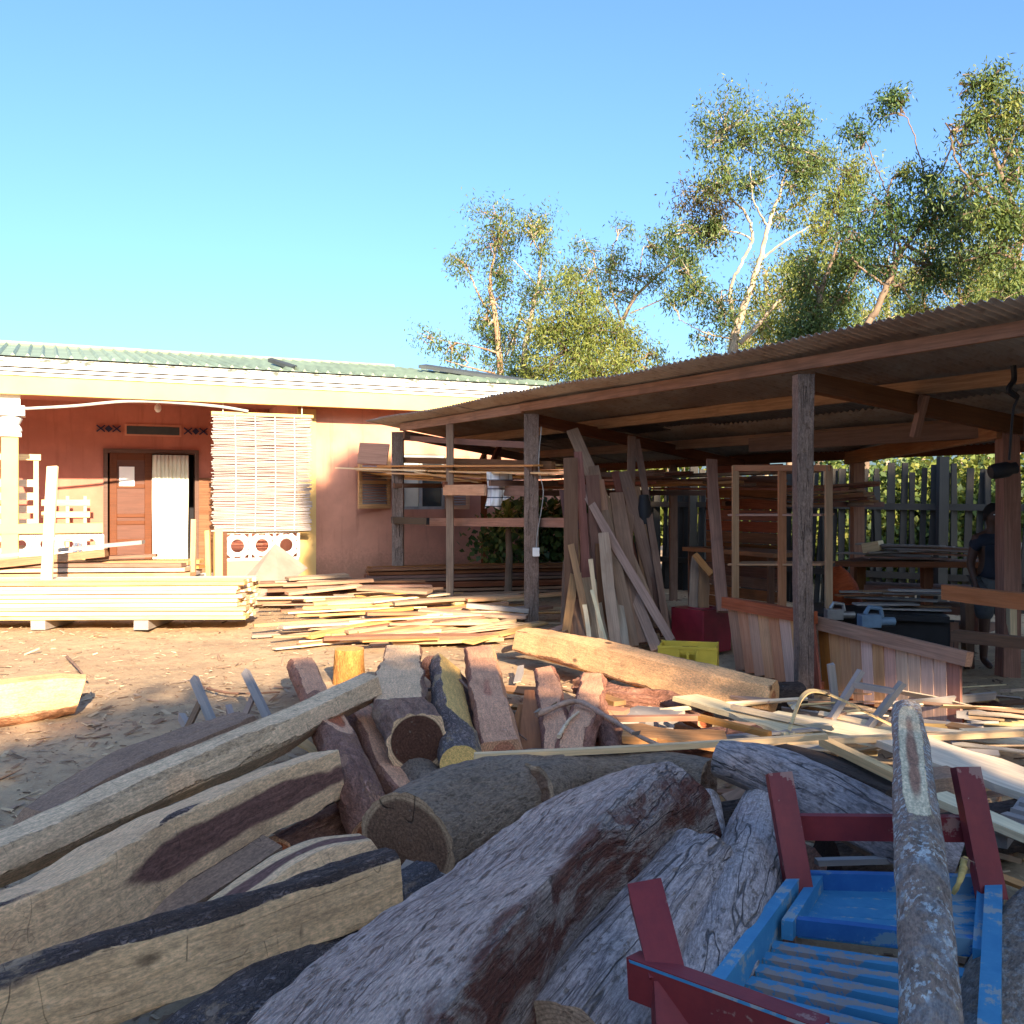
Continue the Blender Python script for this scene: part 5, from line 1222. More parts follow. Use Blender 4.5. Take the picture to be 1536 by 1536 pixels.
# small offcuts and chips in and under the pile
for i in range(150):
    px=random.uniform(420,1530) ; py=random.uniform(1010,1330); 
    if px<620 and py<1080: continue
    z=random.uniform(.02,.14); c=G(px,py,z); Lh=random.uniform(.08,.45); a=random.uniform(0,math.pi); d=V((math.cos(a),math.sin(a),random.uniform(-.25,.25)))*Lh/2
    board('offcut',c-d,c+d,random.uniform(.02,.09),random.uniform(.008,.025),M[random.choice(['brown','tan','greyw','cab','redbrown','pale'])],roll=random.gauss(0,.5),label='small offcut or splinter lying among the logs of the pile',cat='offcut',group='small offcuts lying among the logs',ragged=.2,n=2)
for i in range(60):
    px=random.uniform(1080,1536) ; py=random.uniform(1030,1130); z=random.uniform(.02,.2); c=G(px,py,z); Lh=random.uniform(.15,.9); a=random.gauss(-.2,.45); d=V((math.cos(a),math.sin(a),random.uniform(-.1,.1)))*Lh/2
    board('offcut',c-d,c+d,random.uniform(.02,.07),random.uniform(.008,.02),M[random.choice(['pale','tan','greyw','palew','palew'])],roll=random.gauss(0,.5),label='pale splinter or lath in the litter before the slatted panels',cat='offcut',group='pale splinters before the slatted panels',ragged=.2,n=2)

# bark flakes and splinters lying on the pile, dropped from above onto whatever is there
def litter(n,seed=4):
    bpy.context.view_layer.update(); dg=bpy.context.evaluated_depsgraph_get(); g=random.Random(seed); vs=[];fs=[];rn=[]
    for i in range(n):
        y=g.uniform(1.9,8.2); x=g.uniform(-.62*y,.55*y); ok,loc,nor,_,ob,_=SC.ray_cast(dg,V((x,y,1.2)),V((0,0,-1)))
        if not ok or nor.z<.25 or loc.z>.85: continue
        if ob and (ob.parent and ob.parent.name.startswith(('timber','bottle','red'))): continue
        Lh=min(.09,math.exp(g.gauss(-3.9,.55))); Wd=Lh*g.uniform(.12,.5); a=g.uniform(0,math.pi); t1=V((math.cos(a),math.sin(a),0)); t1=(t1-nor*t1.dot(nor)).normalized(); t2=nor.cross(t1)
        c=loc+nor*.003; k=len(vs); lift=nor*Lh*g.uniform(0,.35)
        vs+=[c-t1*Lh-t2*Wd,c+t1*Lh*.9-t2*Wd*.8+lift,c+t1*Lh+t2*Wd*.6+lift,c-t1*Lh*.8+t2*Wd,c+nor*.004]; fs+=[(k,k+1,k+4),(k+1,k+2,k+4),(k+2,k+3,k+4),(k+3,k,k+4)]; rn+=[g.random()*.85]*5
    me=bpy.data.meshes.new('bark_litter'); me.from_pydata([tuple(v) for v in vs],[],fs); at=me.attributes.new('rnd','FLOAT','POINT'); at.data.foreach_set('value',rn); me.update()
    tag(link(me,'bark_litter',None,None,M['chip']),'bark flakes and splinters lying over the log pile','bark litter',kind='stuff')
litter(5200)
# ================================================================ foliage
def mk_leaf(name,c1,c2,c3,tr=.35):
    t=NT(name); a=t.attr('rnd'); r=t.n('ValToRGB',{0:a}); cr=r.color_ramp
    cr.elements[0].color=(*c1,1); cr.elements[1].color=(*c3,1); e=cr.elements.new(.6); e.color=(*c2,1)
    p=t.n('BsdfPrincipled',{'Base Color':r.outputs[0],'Roughness':.5,'Specular IOR Level':.35})
    tl=t.n('BsdfTranslucent',{'Color':t.mix(1.,r.outputs[0],(1.0,1.0,.5),'MULTIPLY')})
    mx=t.n('MixShader',{0:tr,1:p.outputs[0],2:tl.outputs[0]}); t.t.links.new(mx.outputs[0],t.out.inputs[0]); return t.m
ML['leaf']=mk_leaf('eucalyptus_leaves',(.055,.095,.030),(.105,.155,.045),(.22,.24,.06))
ML['leafy']=mk_leaf('yellow_green_leaves',(.10,.145,.03),(.18,.21,.045),(.32,.30,.08))
ML['leafd']=mk_leaf('dark_glossy_leaves',(.035,.07,.024),(.06,.11,.032),(.13,.18,.04),.25)
ML['leafr']=mk_leaf('reddish_leaves',(.05,.03,.02),(.07,.06,.03),(.11,.10,.04))
ML['gum']=mat_flat('pale_gum_bark',(.34,.265,.19),.8,.35,2.5,.2,bump=.3)
ML['gumr']=mat_flat('reddish_gum_bark',(.30,.16,.09),.85,.3,3,.2,bump=.3,c2=(.40,.28,.19))
ML['gumg']=mat_flat('grey_brown_bark',(.17,.12,.085),.85,.25,3,.2,bump=.3)
def leaves(name,C,rad,n,parent,mat,size=(.14,.035),droop=.8,seed=1,gauss=.52):
    """C (k,3) clump centres, rad (k,), n leaves in each"""
    g=np.random.default_rng(seed); k=len(C); n=np.broadcast_to(n,(k,)).astype(int); id_=np.repeat(np.arange(k),n); N=len(id_)
    off=g.normal(0,gauss,(N,3))*rad[id_][:,None]; c=C[id_]+off
    d=g.normal(0,1,(N,3)); d[:,2]-=droop*1.4; d/=np.linalg.norm(d,axis=1)[:,None]
    q=g.normal(0,1,(N,3)); w=np.cross(d,q); w/=np.linalg.norm(w,axis=1)[:,None]
    L=size[0]*g.uniform(.6,1.35,N)[:,None]; W=size[1]*g.uniform(.7,1.3,N)[:,None]; nn=np.cross(d,w)*L*.08
    v=np.stack([c,c+d*L*.45+w*W+nn,c+d*L-nn,c+d*L*.45-w*W+nn],1).reshape(-1,3)
    me=bpy.data.meshes.new(name); me.vertices.add(4*N); me.vertices.foreach_set('co',v.ravel().astype(np.float32))
    me.loops.add(4*N); me.loops.foreach_set('vertex_index',np.arange(4*N,dtype=np.int32)); me.polygons.add(N); me.polygons.foreach_set('loop_start',np.arange(0,4*N,4,dtype=np.int32))
    cb=g.uniform(0,.5,k)[id_]; at=me.attributes.new('rnd','FLOAT','POINT'); at.data.foreach_set('value',np.repeat(np.clip(cb+g.uniform(0,.5,N),0,1),4).astype(np.float32))
    me.update(calc_edges=True); return link(me,name,Matrix.Identity(4) if parent is None else MW[parent]@Matrix.Translation(-MW[parent].translation)@Matrix.Translation(V((0,0,0))),parent,mat)
TS=[100]
def tree(name,label,D,base,limbs,clusters,bark='gum',leaf='leaf',dens=1.0,size=(.14,.019),spread=1.6,group=None,cat='tree',sub=18,nl=72,twr=.014):
    """base px ; limbs: lists of (px,py,dD,r) ; clusters: (px,py,rx,ry[,dD[,density[,leaf]]]) in picture units at depth D"""
    TS[0]+=1; g=np.random.default_rng(TS[0]); bx=U(base[0],base[1],D+(base[2] if len(base)>2 else 0)); 
    root=empty(name,Matrix.Translation((bx.x,bx.y,0)),label,cat,group); o=np.array(MW[root].translation)
    m=MB(); nodes=[]
    for li,l in enumerate(limbs):
        P=[U(a,b,D+c) for a,b,c,_ in l]
        if li==0: P=[V((P[0].x-(P[1].x-P[0].x)*.1,P[0].y,0))]+P; l=[(0,0,0,l[0][3]*1.15)]+list(l)
        c=catmull([(*p,q[3]) for p,q in zip(P,l)],8*len(P)); 
        for q in c[1:]: q[:2]+=g.normal(0,.012,2)
        nodes+= [q[:4] for q in c[len(c)//4:]]
        m.tube([V(q[:3])-V(o) for q in c],[max(.008,float(q[3])*.68) for q in c],8)
    nodes=np.array(nodes)
    bl={}
    for cl in clusters:
        px,py,rx,ry=cl[:4]; dd=cl[4] if len(cl)>4 else 0; de=cl[5] if len(cl)>5 else 1; lf=cl[6] if len(cl)>6 else leaf
        px+=g.normal(0,9); py+=g.normal(0,8); q_=g.uniform(.65,1.35); rx,ry=rx*q_*g.uniform(.8,1.25),ry*q_
        C=np.array(U(px,py,D+dd)); k=D/F; R3=np.array([rx*k,(rx+ry)/2*k*spread*.7,ry*k]); ns=max(3,int(sub*de*(rx*ry)/1600.*(D/25)**2*1.0+2))
        dirs=g.normal(0,1,(ns,3)); dirs/=np.linalg.norm(dirs,axis=1)[:,None]; sc=C+dirs*R3*(g.uniform(.25,1,ns)**.5)[:,None]
        j=np.argmin(np.linalg.norm(nodes[:,:3]-C,axis=1)); st_=nodes[j]
        mid=st_[:3]*.45+C*.55; m.tube([V(st_[:3]-o),V((st_[:3]*.7+C*.3+g.normal(0,.08,3))-o),V(mid-o)],[min(float(st_[3])*.6,.05),.03,.022],5,cap=False)
        for s_ in sc: m.tube([V(mid-o),V((mid+s_)/2+g.normal(0,.12,3)-o),V(s_-o)],[.02,twr,.005],4,cap=False)
        rad=g.uniform(.28,.5,ns)*min(1.,(R3[0]+R3[2])/2/.7+.3); e=bl.setdefault(lf,[[],[],[]]); e[0].append(sc-o);e[1].append(rad);e[2].append((g.uniform(.6,1.4,ns)*nl*dens).astype(int))
    m.build('trunk',ML[bark],root,sm=60)
    for lf,(a,b,c) in bl.items():
        ob=leaves('crown',np.concatenate(a),np.concatenate(b),np.concatenate(c),None,ML[lf],size,seed=TS[0]); ob.parent=root; ob.matrix_basis=Matrix.Identity(4)
        if lf!=leaf: ob['label']={'leafr':'reddish part of the crown','leafy':'yellowish part of the crown','leafd':'dark part of the crown','leaf':'green part of the crown'}[lf]
    return root
# left pair
tree('gum_tree','slender gum tree with reddish lower trunk, farthest left behind the roof end',30,(752,600),
 [[(752,590,0,.16),(748,530,0,.14),(744,480,0,.12),(735,430,0,.08),(742,380,0,.05),(750,340,0,.03)],[(744,480,0,.07),(722,450,.4,.05),(700,400,.5,.03)],[(748,530,0,.06),(715,520,-.5,.03),(660,510,-.8,.015),(630,500,-1,.01)],[(742,560,0,.05),(700,550,-1,.03),(668,540,-1.5,.015)]],
 [(765,350,42,32,0,.8,'leafy'),(735,372,26,26),(705,395,24,20),(735,440,32,30),(728,478,32,28),(760,500,24,24,1),(735,530,26,30,1),(748,405,26,20),(635,505,22,16,-1,.5),(672,522,26,14,-1,.5),(700,540,24,20,-1,.5),(725,560,22,20,0,.6),(748,325,28,12,0,.6)],bark='gumr',dens=.8)
tree('gum_tree','gum tree with white bending upper trunk, second from the left',29,(790,600),
 [[(788,590,0,.15),(786,540,0,.13),(794,490,0,.11),(806,430,0,.08),(812,392,0,.05),(800,360,0,.03)],[(794,490,0,.06),(780,470,.5,.04),(790,440,.5,.02)],[(806,430,0,.05),(785,405,.3,.03),(770,390,.3,.02)],[(786,520,0,.05),(830,480,.5,.03),(850,450,.8,.02)]],
 [(810,350,28,24,0,1,'leafy'),(826,380,16,28),(800,330,26,14),(808,455,26,20),(775,520,22,30,1),(815,500,24,24),(800,545,28,26),(770,560,26,22,0,.8),(828,440,22,22,0,.7)],bark='gum',dens=.8)
tree('bushy_tree','bushy yellow green tree over the shed roof left of centre',26,(900,620),
 [[(890,610,0,.14),(886,560,0,.12),(880,500,0,.08),(872,440,0,.05)],[(886,560,0,.07),(920,500,0,.05),(950,450,0,.03)],[(886,560,0,.06),(845,520,0,.04),(825,490,0,.02)],[(905,560,0,.05),(960,540,0,.03)]],
 [(872,440,38,32,0,1.1,'leafy'),(845,480,38,34,0,1.2,'leafy'),(895,490,42,38,-.5,1.3,'leafy'),(940,510,40,34,0,1.2,'leafy'),(850,535,44,36,0,1.3,'leafy'),(905,545,46,36,-1,1.4,'leafy'),(960,550,40,32,0,1.2,'leafy'),(985,520,22,26,0,.8,'leafy'),(820,565,34,26,0,1.2,'leafy'),(880,590,60,24,-1,1.2,'leafy'),(980,580,30,20,0,1.1,'leafy')],bark='gumg',leaf='leafy',dens=1.15,size=(.13,.016))
tree('airy_tree','airy bluish green tree with spreading branches, behind the bushy one',31,(930,600),
 [[(925,580,0,.13),(930,500,0,.11),(950,450,0,.08),(990,410,0,.05),(1020,385,0,.03)],[(930,500,0,.06),(900,440,0,.04),(890,380,0,.03)],[(930,480,0,.05),(915,420,0,.04),(920,365,0,.02)],[(950,450,0,.04),(960,400,0,.03),(965,370,0,.02)],[(945,470,0,.04),(990,450,0,.03),(1030,425,0,.02)]],
 [(890,372,20,18,0,.6),(918,358,20,14,0,.6),(880,405,26,24,0,.8),(915,405,28,26,0,.9),(950,400,26,22,0,.8),(970,375,24,18,0,.7),(1000,395,28,18,0,.8),(1025,405,18,22,0,.7),(1030,430,22,12,0,.6),(985,430,26,18,0,.8),(940,440,30,20,0,.9),(900,445,34,20,0,.9),(860,420,20,24,0,.7),(1000,370,16,12,0,.5)],bark='gum',dens=.8)
tree('twin_gum_tree','tall gum tree with pale twin trunks and wide open crown, centre right',25,(1100,600),
 [[(1098,560,0,.20),(1100,520,0,.19),(1106,490,0,.16),(1120,450,0,.13),(1140,390,0,.10),(1152,340,0,.08),(1170,290,0,.05),(1182,240,0,.03),(1190,200,0,.02)],[(1106,490,.3,.09),(1096,450,.3,.07),(1100,420,.3,.06),(1128,360,.3,.06),(1118,320,.3,.05),(1098,300,.3,.04),(1085,270,.3,.03),(1080,220,.3,.02)],[(1110,515,-.3,.09),(1135,490,-.4,.08),(1165,455,-.4,.06),(1195,430,-.5,.04),(1230,420,-.5,.02)],[(1128,360,.3,.04),(1110,350,.3,.03),(1080,345,.5,.02)],[(1140,390,0,.05),(1180,360,-.3,.04),(1215,340,-.3,.02)],[(1152,340,0,.04),(1190,310,.3,.03),(1225,290,.4,.02)],[(1100,480,0,.04),(1070,450,.3,.03),(1045,430,.3,.02)],[(1106,510,0,.04),(1060,500,-.3,.025),(1020,480,-.3,.015)],[(1152,340,0,.04),(1130,300,-.3,.03),(1125,250,-.3,.02)]],
 [(1100,175,34,24,0,1),(1075,205,26,22),(1120,205,28,26),(1085,245,30,26),(1050,275,26,22,0,.8),(1180,185,28,26),(1210,195,26,24),(1165,225,28,28),(1205,235,32,28),(1235,225,22,26),(1190,280,30,26),(1230,270,26,22,0,.9),(1140,265,26,26),(1110,295,26,20),(1060,310,24,26,0,.9,'leafr'),(1030,300,20,24,0,.7,'leafr'),(1020,350,26,20,0,.8),(1050,350,28,24,.5,.9,'leafr'),(1075,385,26,24,.5,.8),(1035,390,26,20,.5,.8),(1010,340,18,14,0,.5),(1085,330,20,18),(1180,330,28,22,0,.8),(1215,320,22,20,0,.7,'leafy'),(1055,430,28,20,0,.8),(1030,470,24,20,0,.7),(1060,480,26,22,0,.8),(1045,515,26,16,0,.7),(1085,440,24,24,.5,.7),(1210,415,30,20,-.4,.8,'leafy'),(1175,430,26,22,-.4,.8,'leafy'),(1010,455,14,14,0,.4),(1150,500,30,22,-.4,.9,'leafy')],bark='gum',dens=.9)
tree('gum_tree','yellowish gum tree between the twin gum and the leaning tree',28,(1190,560),
 [[(1185,560,0,.14),(1190,500,0,.12),(1205,440,0,.09),(1230,370,0,.06),(1255,300,0,.04),(1265,260,0,.02)],[(1205,440,0,.05),(1180,400,0,.03)],[(1230,370,0,.04),(1270,340,0,.02)]],
 [(1270,250,26,20,0,.8,'leafy'),(1290,275,24,22,0,.9),(1250,300,30,24,0,.9,'leafy'),(1225,345,34,28,0,1,'leafy'),(1205,385,34,26,0,1,'leafy'),(1240,395,32,30,0,1.1),(1200,440,34,28,0,1.1),(1240,450,34,28,0,1.1),(1185,490,32,24,0,1,'leafy'),(1230,500,34,26,0,1.1),(1275,320,26,24,0,.9)],bark='gumg',dens=1.0)
tree('dense_gum_tree','dense green gum tree rising right over the shed roof',22,(1235,540),
 [[(1228,540,0,.15),(1225,490,0,.13),(1232,440,0,.10),(1245,400,0,.07),(1260,360,0,.04)],[(1232,440,0,.05),(1210,410,0,.03)],[(1245,470,0,.06),(1280,420,0,.04)]],
 [(1225,430,38,34,0,1.2),(1260,400,36,30,0,1.2),(1215,470,38,34,0,1.3),(1260,450,38,32,0,1.2),(1240,500,44,30,0,1.3),(1195,510,34,26,0,1.2),(1290,385,26,22,0,1)],bark='gumg',dens=1.2)
tree('leaning_gum_tree','dark leaning gum tree with rounded dense crown, right of centre',18.5,(1300,540),
 [[(1300,520,0,.10),(1312,470,0,.095),(1330,430,0,.09),(1352,380,0,.075),(1378,345,0,.06),(1412,320,0,.05),(1450,298,0,.04),(1500,270,0,.03),(1560,250,0,.02)],[(1352,380,0,.05),(1340,330,0,.04),(1330,290,0,.03),(1345,260,0,.02)],[(1378,345,0,.04),(1395,290,0,.03),(1420,240,0,.025),(1440,180,0,.02)],[(1330,430,0,.04),(1290,400,0,.03),(1270,370,0,.02)],[(1340,310,.3,.02),(1310,240,.3,.018),(1300,210,.3,.012)],[(1395,290,.2,.02),(1370,200,.2,.018),(1355,170,.2,.012)]],
 [(1310,320,36,32,0,1.3,'leafd'),(1350,300,36,32,0,1.3,'leafd'),(1390,310,36,30,0,1.2,'leafd'),(1330,355,38,32,0,1.3,'leafd'),(1370,345,34,30,0,1.1,'leafd'),(1290,360,30,28,0,1.1,'leafd'),(1355,262,28,16,0,.9,'leafy'),(1400,340,34,28,0,1.1,'leafd'),(1285,190,18,16,0,.9),(1300,205,16,14,0,.7),(1345,150,24,14,0,1.3),(1370,146,20,12,0,1.1),(1330,165,16,12,0,.8),(1430,350,34,26,0,.9,'leafd'),(1420,400,34,30,0,.9,'leafd'),(1400,250,30,24,0,.6,'leafd'),(1425,300,28,24,0,.7),(1460,330,28,24,0,.8),(1450,400,30,28,0,.9),(1320,400,30,24,0,.8,'leafd'),(1370,430,30,24,0,.8),(1380,395,30,28,0,.9,'leafd')],bark='gumg',leaf='leafd',dens=1.1,size=(.115,.015))
tree('tall_gum_tree','tallest gum tree at the right edge with clumped bright foliage',17,(1560,560),
 [[(1560,560,0,.14),(1556,480,0,.13),(1550,400,0,.11),(1530,330,0,.08),(1500,260,0,.06),(1480,190,0,.04),(1470,130,0,.02)],[(1530,330,0,.05),(1480,290,0,.04),(1440,250,0,.03),(1425,200,0,.02)],[(1500,260,0,.04),(1520,200,0,.03),(1530,150,0,.02)],[(1550,400,0,.05),(1500,380,0,.03)]],
 [(1470,112,26,22,0,1.6),(1450,135,20,16,0,1.2),(1488,140,24,20,0,1.5),(1515,150,26,24,0,1.5),(1480,175,26,24,0,1.6,'leafy'),(1515,195,26,26,0,1.6,'leafy'),(1445,190,20,20,0,1),(1490,225,30,26,0,1.5),(1530,240,24,30,0,1.4,'leafy'),(1460,235,22,24,0,1),(1500,280,26,22,0,.9),(1530,310,30,26,0,1.1),(1505,350,28,22,0,1),(1530,380,24,26,0,1),(1450,285,24,20,0,.9),(1470,320,26,22,0,.9),(1495,310,26,24,0,1),(1520,345,28,24,0,1),(1500,420,30,26,0,.9),(1530,440,26,26,0,.9),(1535,280,20,24,0,1),(1545,330,26,30,0,1.1),(1490,455,30,26,0,1),(1540,470,30,26,0,1),(1545,200,22,28,0,1.1),(1440,360,30,26,.5,.9),(1470,400,30,26,.5,.9),(1465,260,24,22,0,.8)],bark='gumg',dens=1.1,size=(.115,.015))
for i,(px,top,dl,lab) in enumerate([(1440,330,0,'thin straight gum trunk with pale green crown behind the leaning tree'),(1482,350,1,'thin straight pale gum, second from the right edge in the far row'),(1528,380,2,'thin gum closest to the right edge in the far row'),(1330,380,1.5,'pale far gum behind the dense green ones'),(1385,360,3,'far gum filling the gap right of the leaning trunk'),(1150,400,4,'far gum seen behind the pale twin trunks')]):
    tree('far_gum_tree',lab,33+dl,(px,560),[[(px,560,0,.12),(px+3,480,0,.10),(px-2,420,0,.07),(px+4,top,0,.03)],[(px,470,0,.04),(px-30,430,0,.02)],[(px,450,0,.04),(px+32,410,0,.02)]],
     [(px+4,top+10,24,22,0,.6,'leafy'),(px-14,top+50,26,24,0,.8,'leafy'),(px+20,top+60,26,24,0,.8),(px-20,top+95,28,24,0,.9,'leafy'),(px+16,top+110,30,24,0,1,'leafy'),(px-10,top+140,32,22,0,1),(px+24,505,30,20,0,1,'leafy'),(px-28,500,30,22,0,1),(px,470,30,24,0,.9,'leafy')],bark='gum' if i%2 else 'gumr',leaf='leafy',dens=.8,group='far gum trees')
# ---------------- bushes behind shed and fence
def bush(name,label,c,r,n,leaf,size,nl=90,stems=6,seed=0,cat='bush'):
    g=np.random.default_rng(900+seed); root=empty(name,Matrix.Translation((c[0],c[1],0)),label,cat); d=g.normal(0,1,(n,3)); d/=np.linalg.norm(d,axis=1)[:,None]
    C=np.array([0,0,c[2]])+d*np.array(r)*(g.uniform(.1,1,n)**.4)[:,None]; C[:,2]=np.maximum(C[:,2],.1)
    m=MB()
    for s_ in C[:stems*3]: m.tube([(0,0,0),tuple(s_*np.array([.4,.4,.6])),tuple(s_)],[.03,.018,.006],5)
    m.build('stem',ML['gumg'],root)
    ob=leaves('foliage',C,g.uniform(.25,.42,n),nl,None,ML[leaf],size,droop=.3,seed=seed+50); ob.parent=root
bush('dark_bush','dark leafy bush standing behind the shed far bay',((775-CX)/F*16,16,.8),(.55,.5,.8),26,'leafd',(.13,.05),60,seed=1)
bush('dark_bush','dark glossy bush seen between the leaning planks and the grey post',((860-CX)/F*16.5,16.6,1.0),(.9,.6,1.0),36,'leafd',(.15,.055),60,seed=2)
bush('bright_bush','bright green bush seen through the middle bay gap',((1030-CX)/F*18,18.5,1.6),(1.2,.8,1.4),60,'leafy',(.14,.05),60,seed=3)
bush('bright_bush','bright green bush behind the leaning planks top',((930-CX)/F*19,19.5,1.6),(1.3,.8,1.4),60,'leafy',(.14,.05),60,seed=4)
for i,(px,D,h,lab,lf) in enumerate([(1260,17.5,1.7,'light green bush behind the fence at its left part','leafy'),(1340,17,1.9,'leafy hedge bush behind the middle of the fence','leaf'),(1430,16.5,1.9,'green bush behind the fence left of the right post','leafy'),(1520,16,1.9,'green bush behind the fence right of the right post','leaf'),(1620,15.5,1.8,'green bush behind the fence just outside the right edge','leafy'),(1160,18,1.5,'green bush behind the fence seen through the cabinet frame','leaf'),(1300,20,2.6,'taller far bush above the fence top','leaf'),(1480,19,2.6,'taller far bush above the fence near the right edge','leafy')]):
    bush('hedge_bush',lab,((px-CX)/F*D,D,h*.55),(1.1,.9,h*.62),70,lf,(.13,.042),60,seed=10+i)
# palm like yellow green plant
def yucca():
    c=U(762,765,14.2); root=empty('spiky_plant',Matrix.Translation((c.x,c.y,0)),'yellow green spiky plant standing behind the shed rails','plant'); g=np.random.default_rng(5); m=MB()
    m.tube([(0,0,0),(.02,0,.7),(0,0,1.15)],[.06,.05,.04],8); m.build('stem',ML['gumg'],root); vs=[];fs=[]
    for i in range(130):
        a=g.uniform(0,2*np.pi); e=g.uniform(-.2,1.4); L_=g.uniform(.22,.42); b=V((0,0,1.05+g.uniform(0,.25))); d=V((math.cos(a)*math.cos(e),math.sin(a)*math.cos(e),math.sin(e))); s=d.cross(V((0,0,1))).normalized()*.013
        k=len(vs); vs+= [b-s,b+s,b+d*L_*.6+s,b+d*L_*.6-s,b+d*L_+V((0,0,-.08))]; fs+=[(k,k+1,k+2,k+3),(k+3,k+2,k+4)]
    me=bpy.data.meshes.new('foliage'); me.from_pydata([tuple(v) for v in vs],[],fs); at=me.attributes.new('rnd','FLOAT','POINT'); at.data.foreach_set('value',np.repeat(g.uniform(.6,1,130),5).astype(np.float32)); me.update(); link(me,'foliage',MW[root],root,ML['leafy'])
yucca()
# ================================================================ person
def person():
    D=8.75; c=U(1490,995,D); c.z=0; root=empty('person',Matrix.Translation(c),'person in dark clothes standing behind the reddish post holding a white cup','person')
    H=1.47
    J={'pel':(0,0,.80),'sp':(.0,0,.98),'ch':(-.0,0,1.14),'nk':(0,-.01,1.25),'hd':(-.01,-.02,1.31),'ht':(-.01,-.01,1.40),
       'lh':(-.085,0,.74),'lk':(-.09,-.02,.42),'la':(-.08,.02,.07),'lt':(-.09,-.14,.03),'rh':(.085,0,.74),'rk':(.09,-.01,.42),'ra':(.09,.03,.07),'rt':(.10,-.13,.03),
       'ls':(-.155,0,1.17),'le':(-.20,.02,.93),'lw':(-.17,-.06,.72),'lf':(-.165,-.08,.65),'rs':(.155,0,1.17),'re':(.18,-.05,.96),'rw':(.07,-.22,1.05),'rf':(.05,-.26,1.08)}
    Rr={'pel':.12,'sp':.105,'ch':.12,'nk':.05,'hd':.07,'ht':.075,'lh':.085,'lk':.052,'la':.033,'lt':.03,'rh':.085,'rk':.052,'ra':.033,'rt':.03,'ls':.055,'le':.038,'lw':.026,'lf':.028,'rs':.055,'re':.038,'rw':.026,'rf':.028}
    E=[('pel','sp'),('sp','ch'),('ch','nk'),('nk','hd'),('hd','ht'),('pel','lh'),('lh','lk'),('lk','la'),('la','lt'),('pel','rh'),('rh','rk'),('rk','ra'),('ra','rt'),('ch','ls'),('ls','le'),('le','lw'),('lw','lf'),('ch','rs'),('rs','re'),('re','rw'),('rw','rf')]
    def skin(name,js,es,rs,mat,scale=1):
        names=list(js); me=bpy.data.meshes.new(name); me.from_pydata([J[n] if not isinstance(js,dict) else js[n] for n in names],[(names.index(a),names.index(b)) for a,b in es],[])
        o=link(me,name,MW[root],root,mat); md=o.modifiers.new('skin','SKIN'); md.use_smooth_shade=True
        for i,n in enumerate(names): r=rs[n]*scale; me.skin_vertices[0].data[i].radius=(r,r)
        me.skin_vertices[0].data[0].use_root=True; sb_=o.modifiers.new('sub','SUBSURF'); sb_.levels=2; sb_.render_levels=2; return o
    # fingers on the raised hand and the lowered hand
    for side,(w,f,dr) in {'r':('rw','rf',V((-.3,-.7,.3))),'l':('lw','lf',V((0,-.25,-1)))}.items():
        for i in range(4):
            b=V(J[f]); o=V((.0,0,.012*(i-1.5))) if side=='r' else V((.012*(i-1.5)*0,.014*(i-1.5),0)); d=dr.normalized(); Lf=[.055,.065,.06,.048][i]
            J[f+str(i)]=tuple(b+o+d*.03); J[f+str(i)+'b']=tuple(b+o*1.2+d*.03+d*Lf*.6+V((-.01,0,0))); Rr[f+str(i)]=.009; Rr[f+str(i)+'b']=.0075; E.append((f,f+str(i))); E.append((f+str(i),f+str(i)+'b'))
        J[f+'t']=tuple(V(J[w]).lerp(V(J[f]),.5)+V((-.035,-.02,.01))); Rr[f+'t']=.009; E.append((w,f+'t'))
    skin('body',J,E,Rr,M['skin'])
    # head shape with face
    m=MB(); n=20; vs=[];fs=[]
    for j in range(15):
        ph=math.pi*j/14
        for i in range(n):
            a=2*math.pi*i/n; x=.072*math.sin(ph)*math.cos(a); y=.09*math.sin(ph)*math.sin(a); z=.108*math.cos(ph)
            if z<0: x*=1+.25*z/.108*1.0; y*=1+.12*z/.108
            if y<-.05 and abs(x)<.02 and -.035<z<.01: y-=.016      # nose
            if y<-.05 and .012<abs(x)<.045 and 0<z<.03: y+=.010     # eye sockets
            if y<-.05 and abs(x)<.03 and -.06<z<-.045: y-=.006      # mouth
            vs.append((x,y,z))
    for j in range(14):
        for i in range(n): q=j*n+i;q2=j*n+(i+1)%n; fs.append((q,q2,q2+n,q+n))
    m.add(vs,fs)
    for sx in (-1,1): m.add([(sx*.072,.0,.02),(sx*.085,.01,.025),(sx*.083,.012,-.02),(sx*.07,.0,-.02)],[(0,1,2,3)])
    HMx=MW[root]@Matrix.Translation((-.01,-.015,1.375)); me=m.mesh('head'); smooth(me,80); link(me,'head',HMx,root,M['skin'])
    m=MB(); vs=[];fs=[]
    for j in range(9):
        ph=math.pi*.5*j/8*1.25
        for i in range(n):
            a=2*math.pi*i/n; r=1.0+.05*math.sin(i*3+j*5); front=max(0,-math.sin(a)); pp=ph*(1-.45*front)
            vs.append((.082*r*math.sin(pp)*math.cos(a),.10*r*math.sin(pp)*math.sin(a)+.004,.12*math.cos(pp)))
    for j in range(8):
        for i in range(n): q=j*n+i;q2=j*n+(i+1)%n; fs.append((q,q2,q2+n,q+n))
    m.add(vs,fs); me=m.mesh('hair'); smooth(me,80); link(me,'hair',HMx,root,M['hair'])
    m=MB(); 
    for sx in (-1,1): m.lathe([(.008,-.004),(.010,0),(.008,.004)],8,(sx*.028,-.082,.014))
    me=m.mesh('eyes'); link(me,'eyes',HMx,root,M['white'])
    # clothes
    Rs=dict(Rr)
    J2={k:J[k] for k in ('sp','ch','pel','ls','le','rs','re')}; J2['le']=tuple(V(J['ls']).lerp(V(J['le']),.55)); J2['re']=tuple(V(J['rs']).lerp(V(J['re']),.55))
